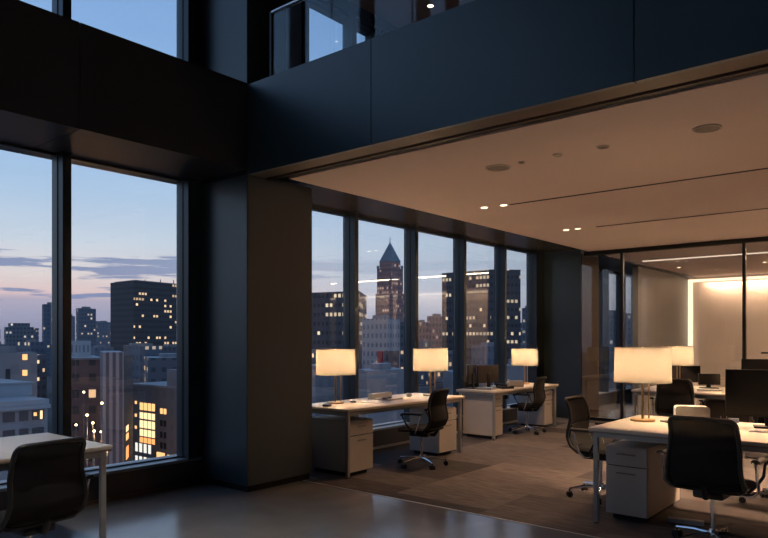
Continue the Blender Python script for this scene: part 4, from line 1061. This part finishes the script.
building(CITY['slimR'][0], -32, CITY['slimR'][2], 'f_far_dark', 'slim tower between the massive dark tower and the far column')
building(CITY['roomb'][0], -32, CITY['roomb'][2], 'f_grid', 'lit grid tower seen through the meeting room window')
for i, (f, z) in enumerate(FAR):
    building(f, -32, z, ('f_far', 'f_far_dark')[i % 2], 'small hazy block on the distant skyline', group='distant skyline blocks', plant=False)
for i, (f, z) in enumerate(MID):
    building(f, -32, z, ('f_mid', 'f_far_dark', 'f_brick', 'f_far', 'f_mid')[i % 5], 'ordinary city block between the street and the skyline', group='mid distance city blocks', roof=('roof_blue', 'roof_dark')[i % 2])
for i, (f, z) in enumerate(LOW):
    building(f, -32, z, 'f_grey', 'low flat roofed building just beyond the office windows', group='low roofs beyond the office', roof='roof_blue')
# street lamps and traffic
def street_lamp():
    t = empty('street_lamp'); tag(t, 'street lamp glowing in the streets below the tall atrium window', 'street lamp', 'street lamps below the tall window')
    MB().tube([(0, 0, 0), (0, 0, 1)], 0.012, 6).build('pole', M['roof_dark'], t)
    return t
SL = [(-161.0, 80.8, -17.3), (-159.9, 81.7, -19.2), (-163.1, 79.1, -19.7), (-159.7, 81.9, -21.2), (-158.4, 83.0, -21.4), (-161.6, 80.3, -11.7), (-158.2, 83.1, -14.4),
      (-165.0, 84.5, -26.5), (-168.5, 90.0, -27.0), (-161.0, 84.5, -27.5)]
pole = MB().tube([(0, 0, 0), (0, 0, 1)], 0.10, 6).build('pole', M['roof_dark'])
head = MB().lathe([(0.01, -0.22), (0.18, -0.13), (0.22, 0.0), (0.18, 0.13), (0.01, 0.22)], n=10, cap0=False, cap1=False).build('lamp_head', M['street_glow'])
for i, (x, y, z) in enumerate(SL):
    # stand in front of the brown block, between it and our building
    k = 0.70 + 0.045 * (i % 3) if i < 7 else 0.66
    x, y, z = x * k, y * k, 1.46 + (z - 1.46) * k
    t = empty('street_lamp', (x, y, -32)); tag(t, 'street lamp glowing in the streets below the tall atrium window', 'street lamp', 'street lamps below the tall window')
    p_ = pole if i == 0 else pole.copy(); h_ = head if i == 0 else head.copy()
    if i: COL.objects.link(p_); COL.objects.link(h_)
    if i in (1, 3, 7, 8): lamp_light('lamp_glow', (0, 0, z + 32 - 0.6), 'POINT', 900, (1.0, 0.50, 0.20), 0.4, t)
    p_.parent = t; p_.scale = (1, 1, z + 32); h_.parent = t; h_.location = (0, 0, z + 32)
def car():
    t = empty('car'); tag(t, 'x', 'car', 'cars in the street')
    b = MB(); pr = [(-2.2, 0.3), (2.2, 0.3), (2.2, 0.8), (1.2, 0.95), (0.7, 1.45), (-1.2, 1.45), (-1.9, 0.95), (-2.2, 0.85)]
    A = [b.bm.verts.new((x, -0.85, z)) for x, z in pr]; B = [b.bm.verts.new((x, 0.85, z)) for x, z in pr]
    b.bm.faces.new(A[::-1]); b.bm.faces.new(B)
    for i in range(len(A)): b.bm.faces.new((A[i], A[(i + 1) % len(A)], B[(i + 1) % len(A)], B[i]))
    b.build('car_body', M['car_paint'], t)
    for sx in (-1.35, 1.35):
        for sy in (-0.8, 0.8): MB().tube([(sx, sy - 0.1, 0.33), (sx, sy + 0.1, 0.33)], 0.33, 14).build('wheel', M['black_plastic'], t)
    for sy in (-0.6, 0.6):
        MB().box(2.18, 2.24, sy - 0.16, sy + 0.16, 0.55, 0.75).build('headlight', M['head_light'], t)
        MB().box(-2.24, -2.18, sy - 0.16, sy + 0.16, 0.65, 0.80).build('tail_light', M['tail_light'], t)
    return t
c0 = car()
for i, (x, y, a) in enumerate(((-186, 101.5, -0.45), (-172, 100.0, 2.7), (-178, 105.5, 2.7), (-160, 94.5, 2.7), (-156.5, 90.0, -0.45))):
    o = c0 if i == 0 else copy_tree(c0)
    place(o, (x, y, -32), a, 1.0, 'car with lit lamps in the street below the tall atrium window')

# ------------------------------------------------------------------ camera
cd = bpy.data.cameras.new('camera'); cam = bpy.data.objects.new('camera', cd); COL.objects.link(cam)
cd.sensor_width = 36; cd.sensor_fit = 'HORIZONTAL'; cd.lens = 678 / 768 * 36
cd.shift_x = 0; cd.shift_y = (338 - 269) / 768
cam.location = (0, 0, 1.46); cam.rotation_euler = (PI / 2, 0, math.radians(39.7))
cd.clip_end = 6000; cd.clip_start = 0.05
SC.camera = cam
SC.view_settings.view_transform = 'Standard'; SC.view_settings.look = 'None'
SC.view_settings.exposure = 0.22; SC.view_settings.gamma = 1.0; SC.view_settings.use_curve_mapping = False
SC.cycles.use_denoising = True
SC.cycles.max_bounces = 7; SC.cycles.diffuse_bounces = 3; SC.cycles.glossy_bounces = 4; SC.cycles.transparent_max_bounces = 16; SC.cycles.transmission_bounces = 4
SC.cycles.sample_clamp_indirect = 4.0; SC.cycles.blur_glossy = 0.5
SC.cycles.caustics_reflective = False; SC.cycles.caustics_refractive = False
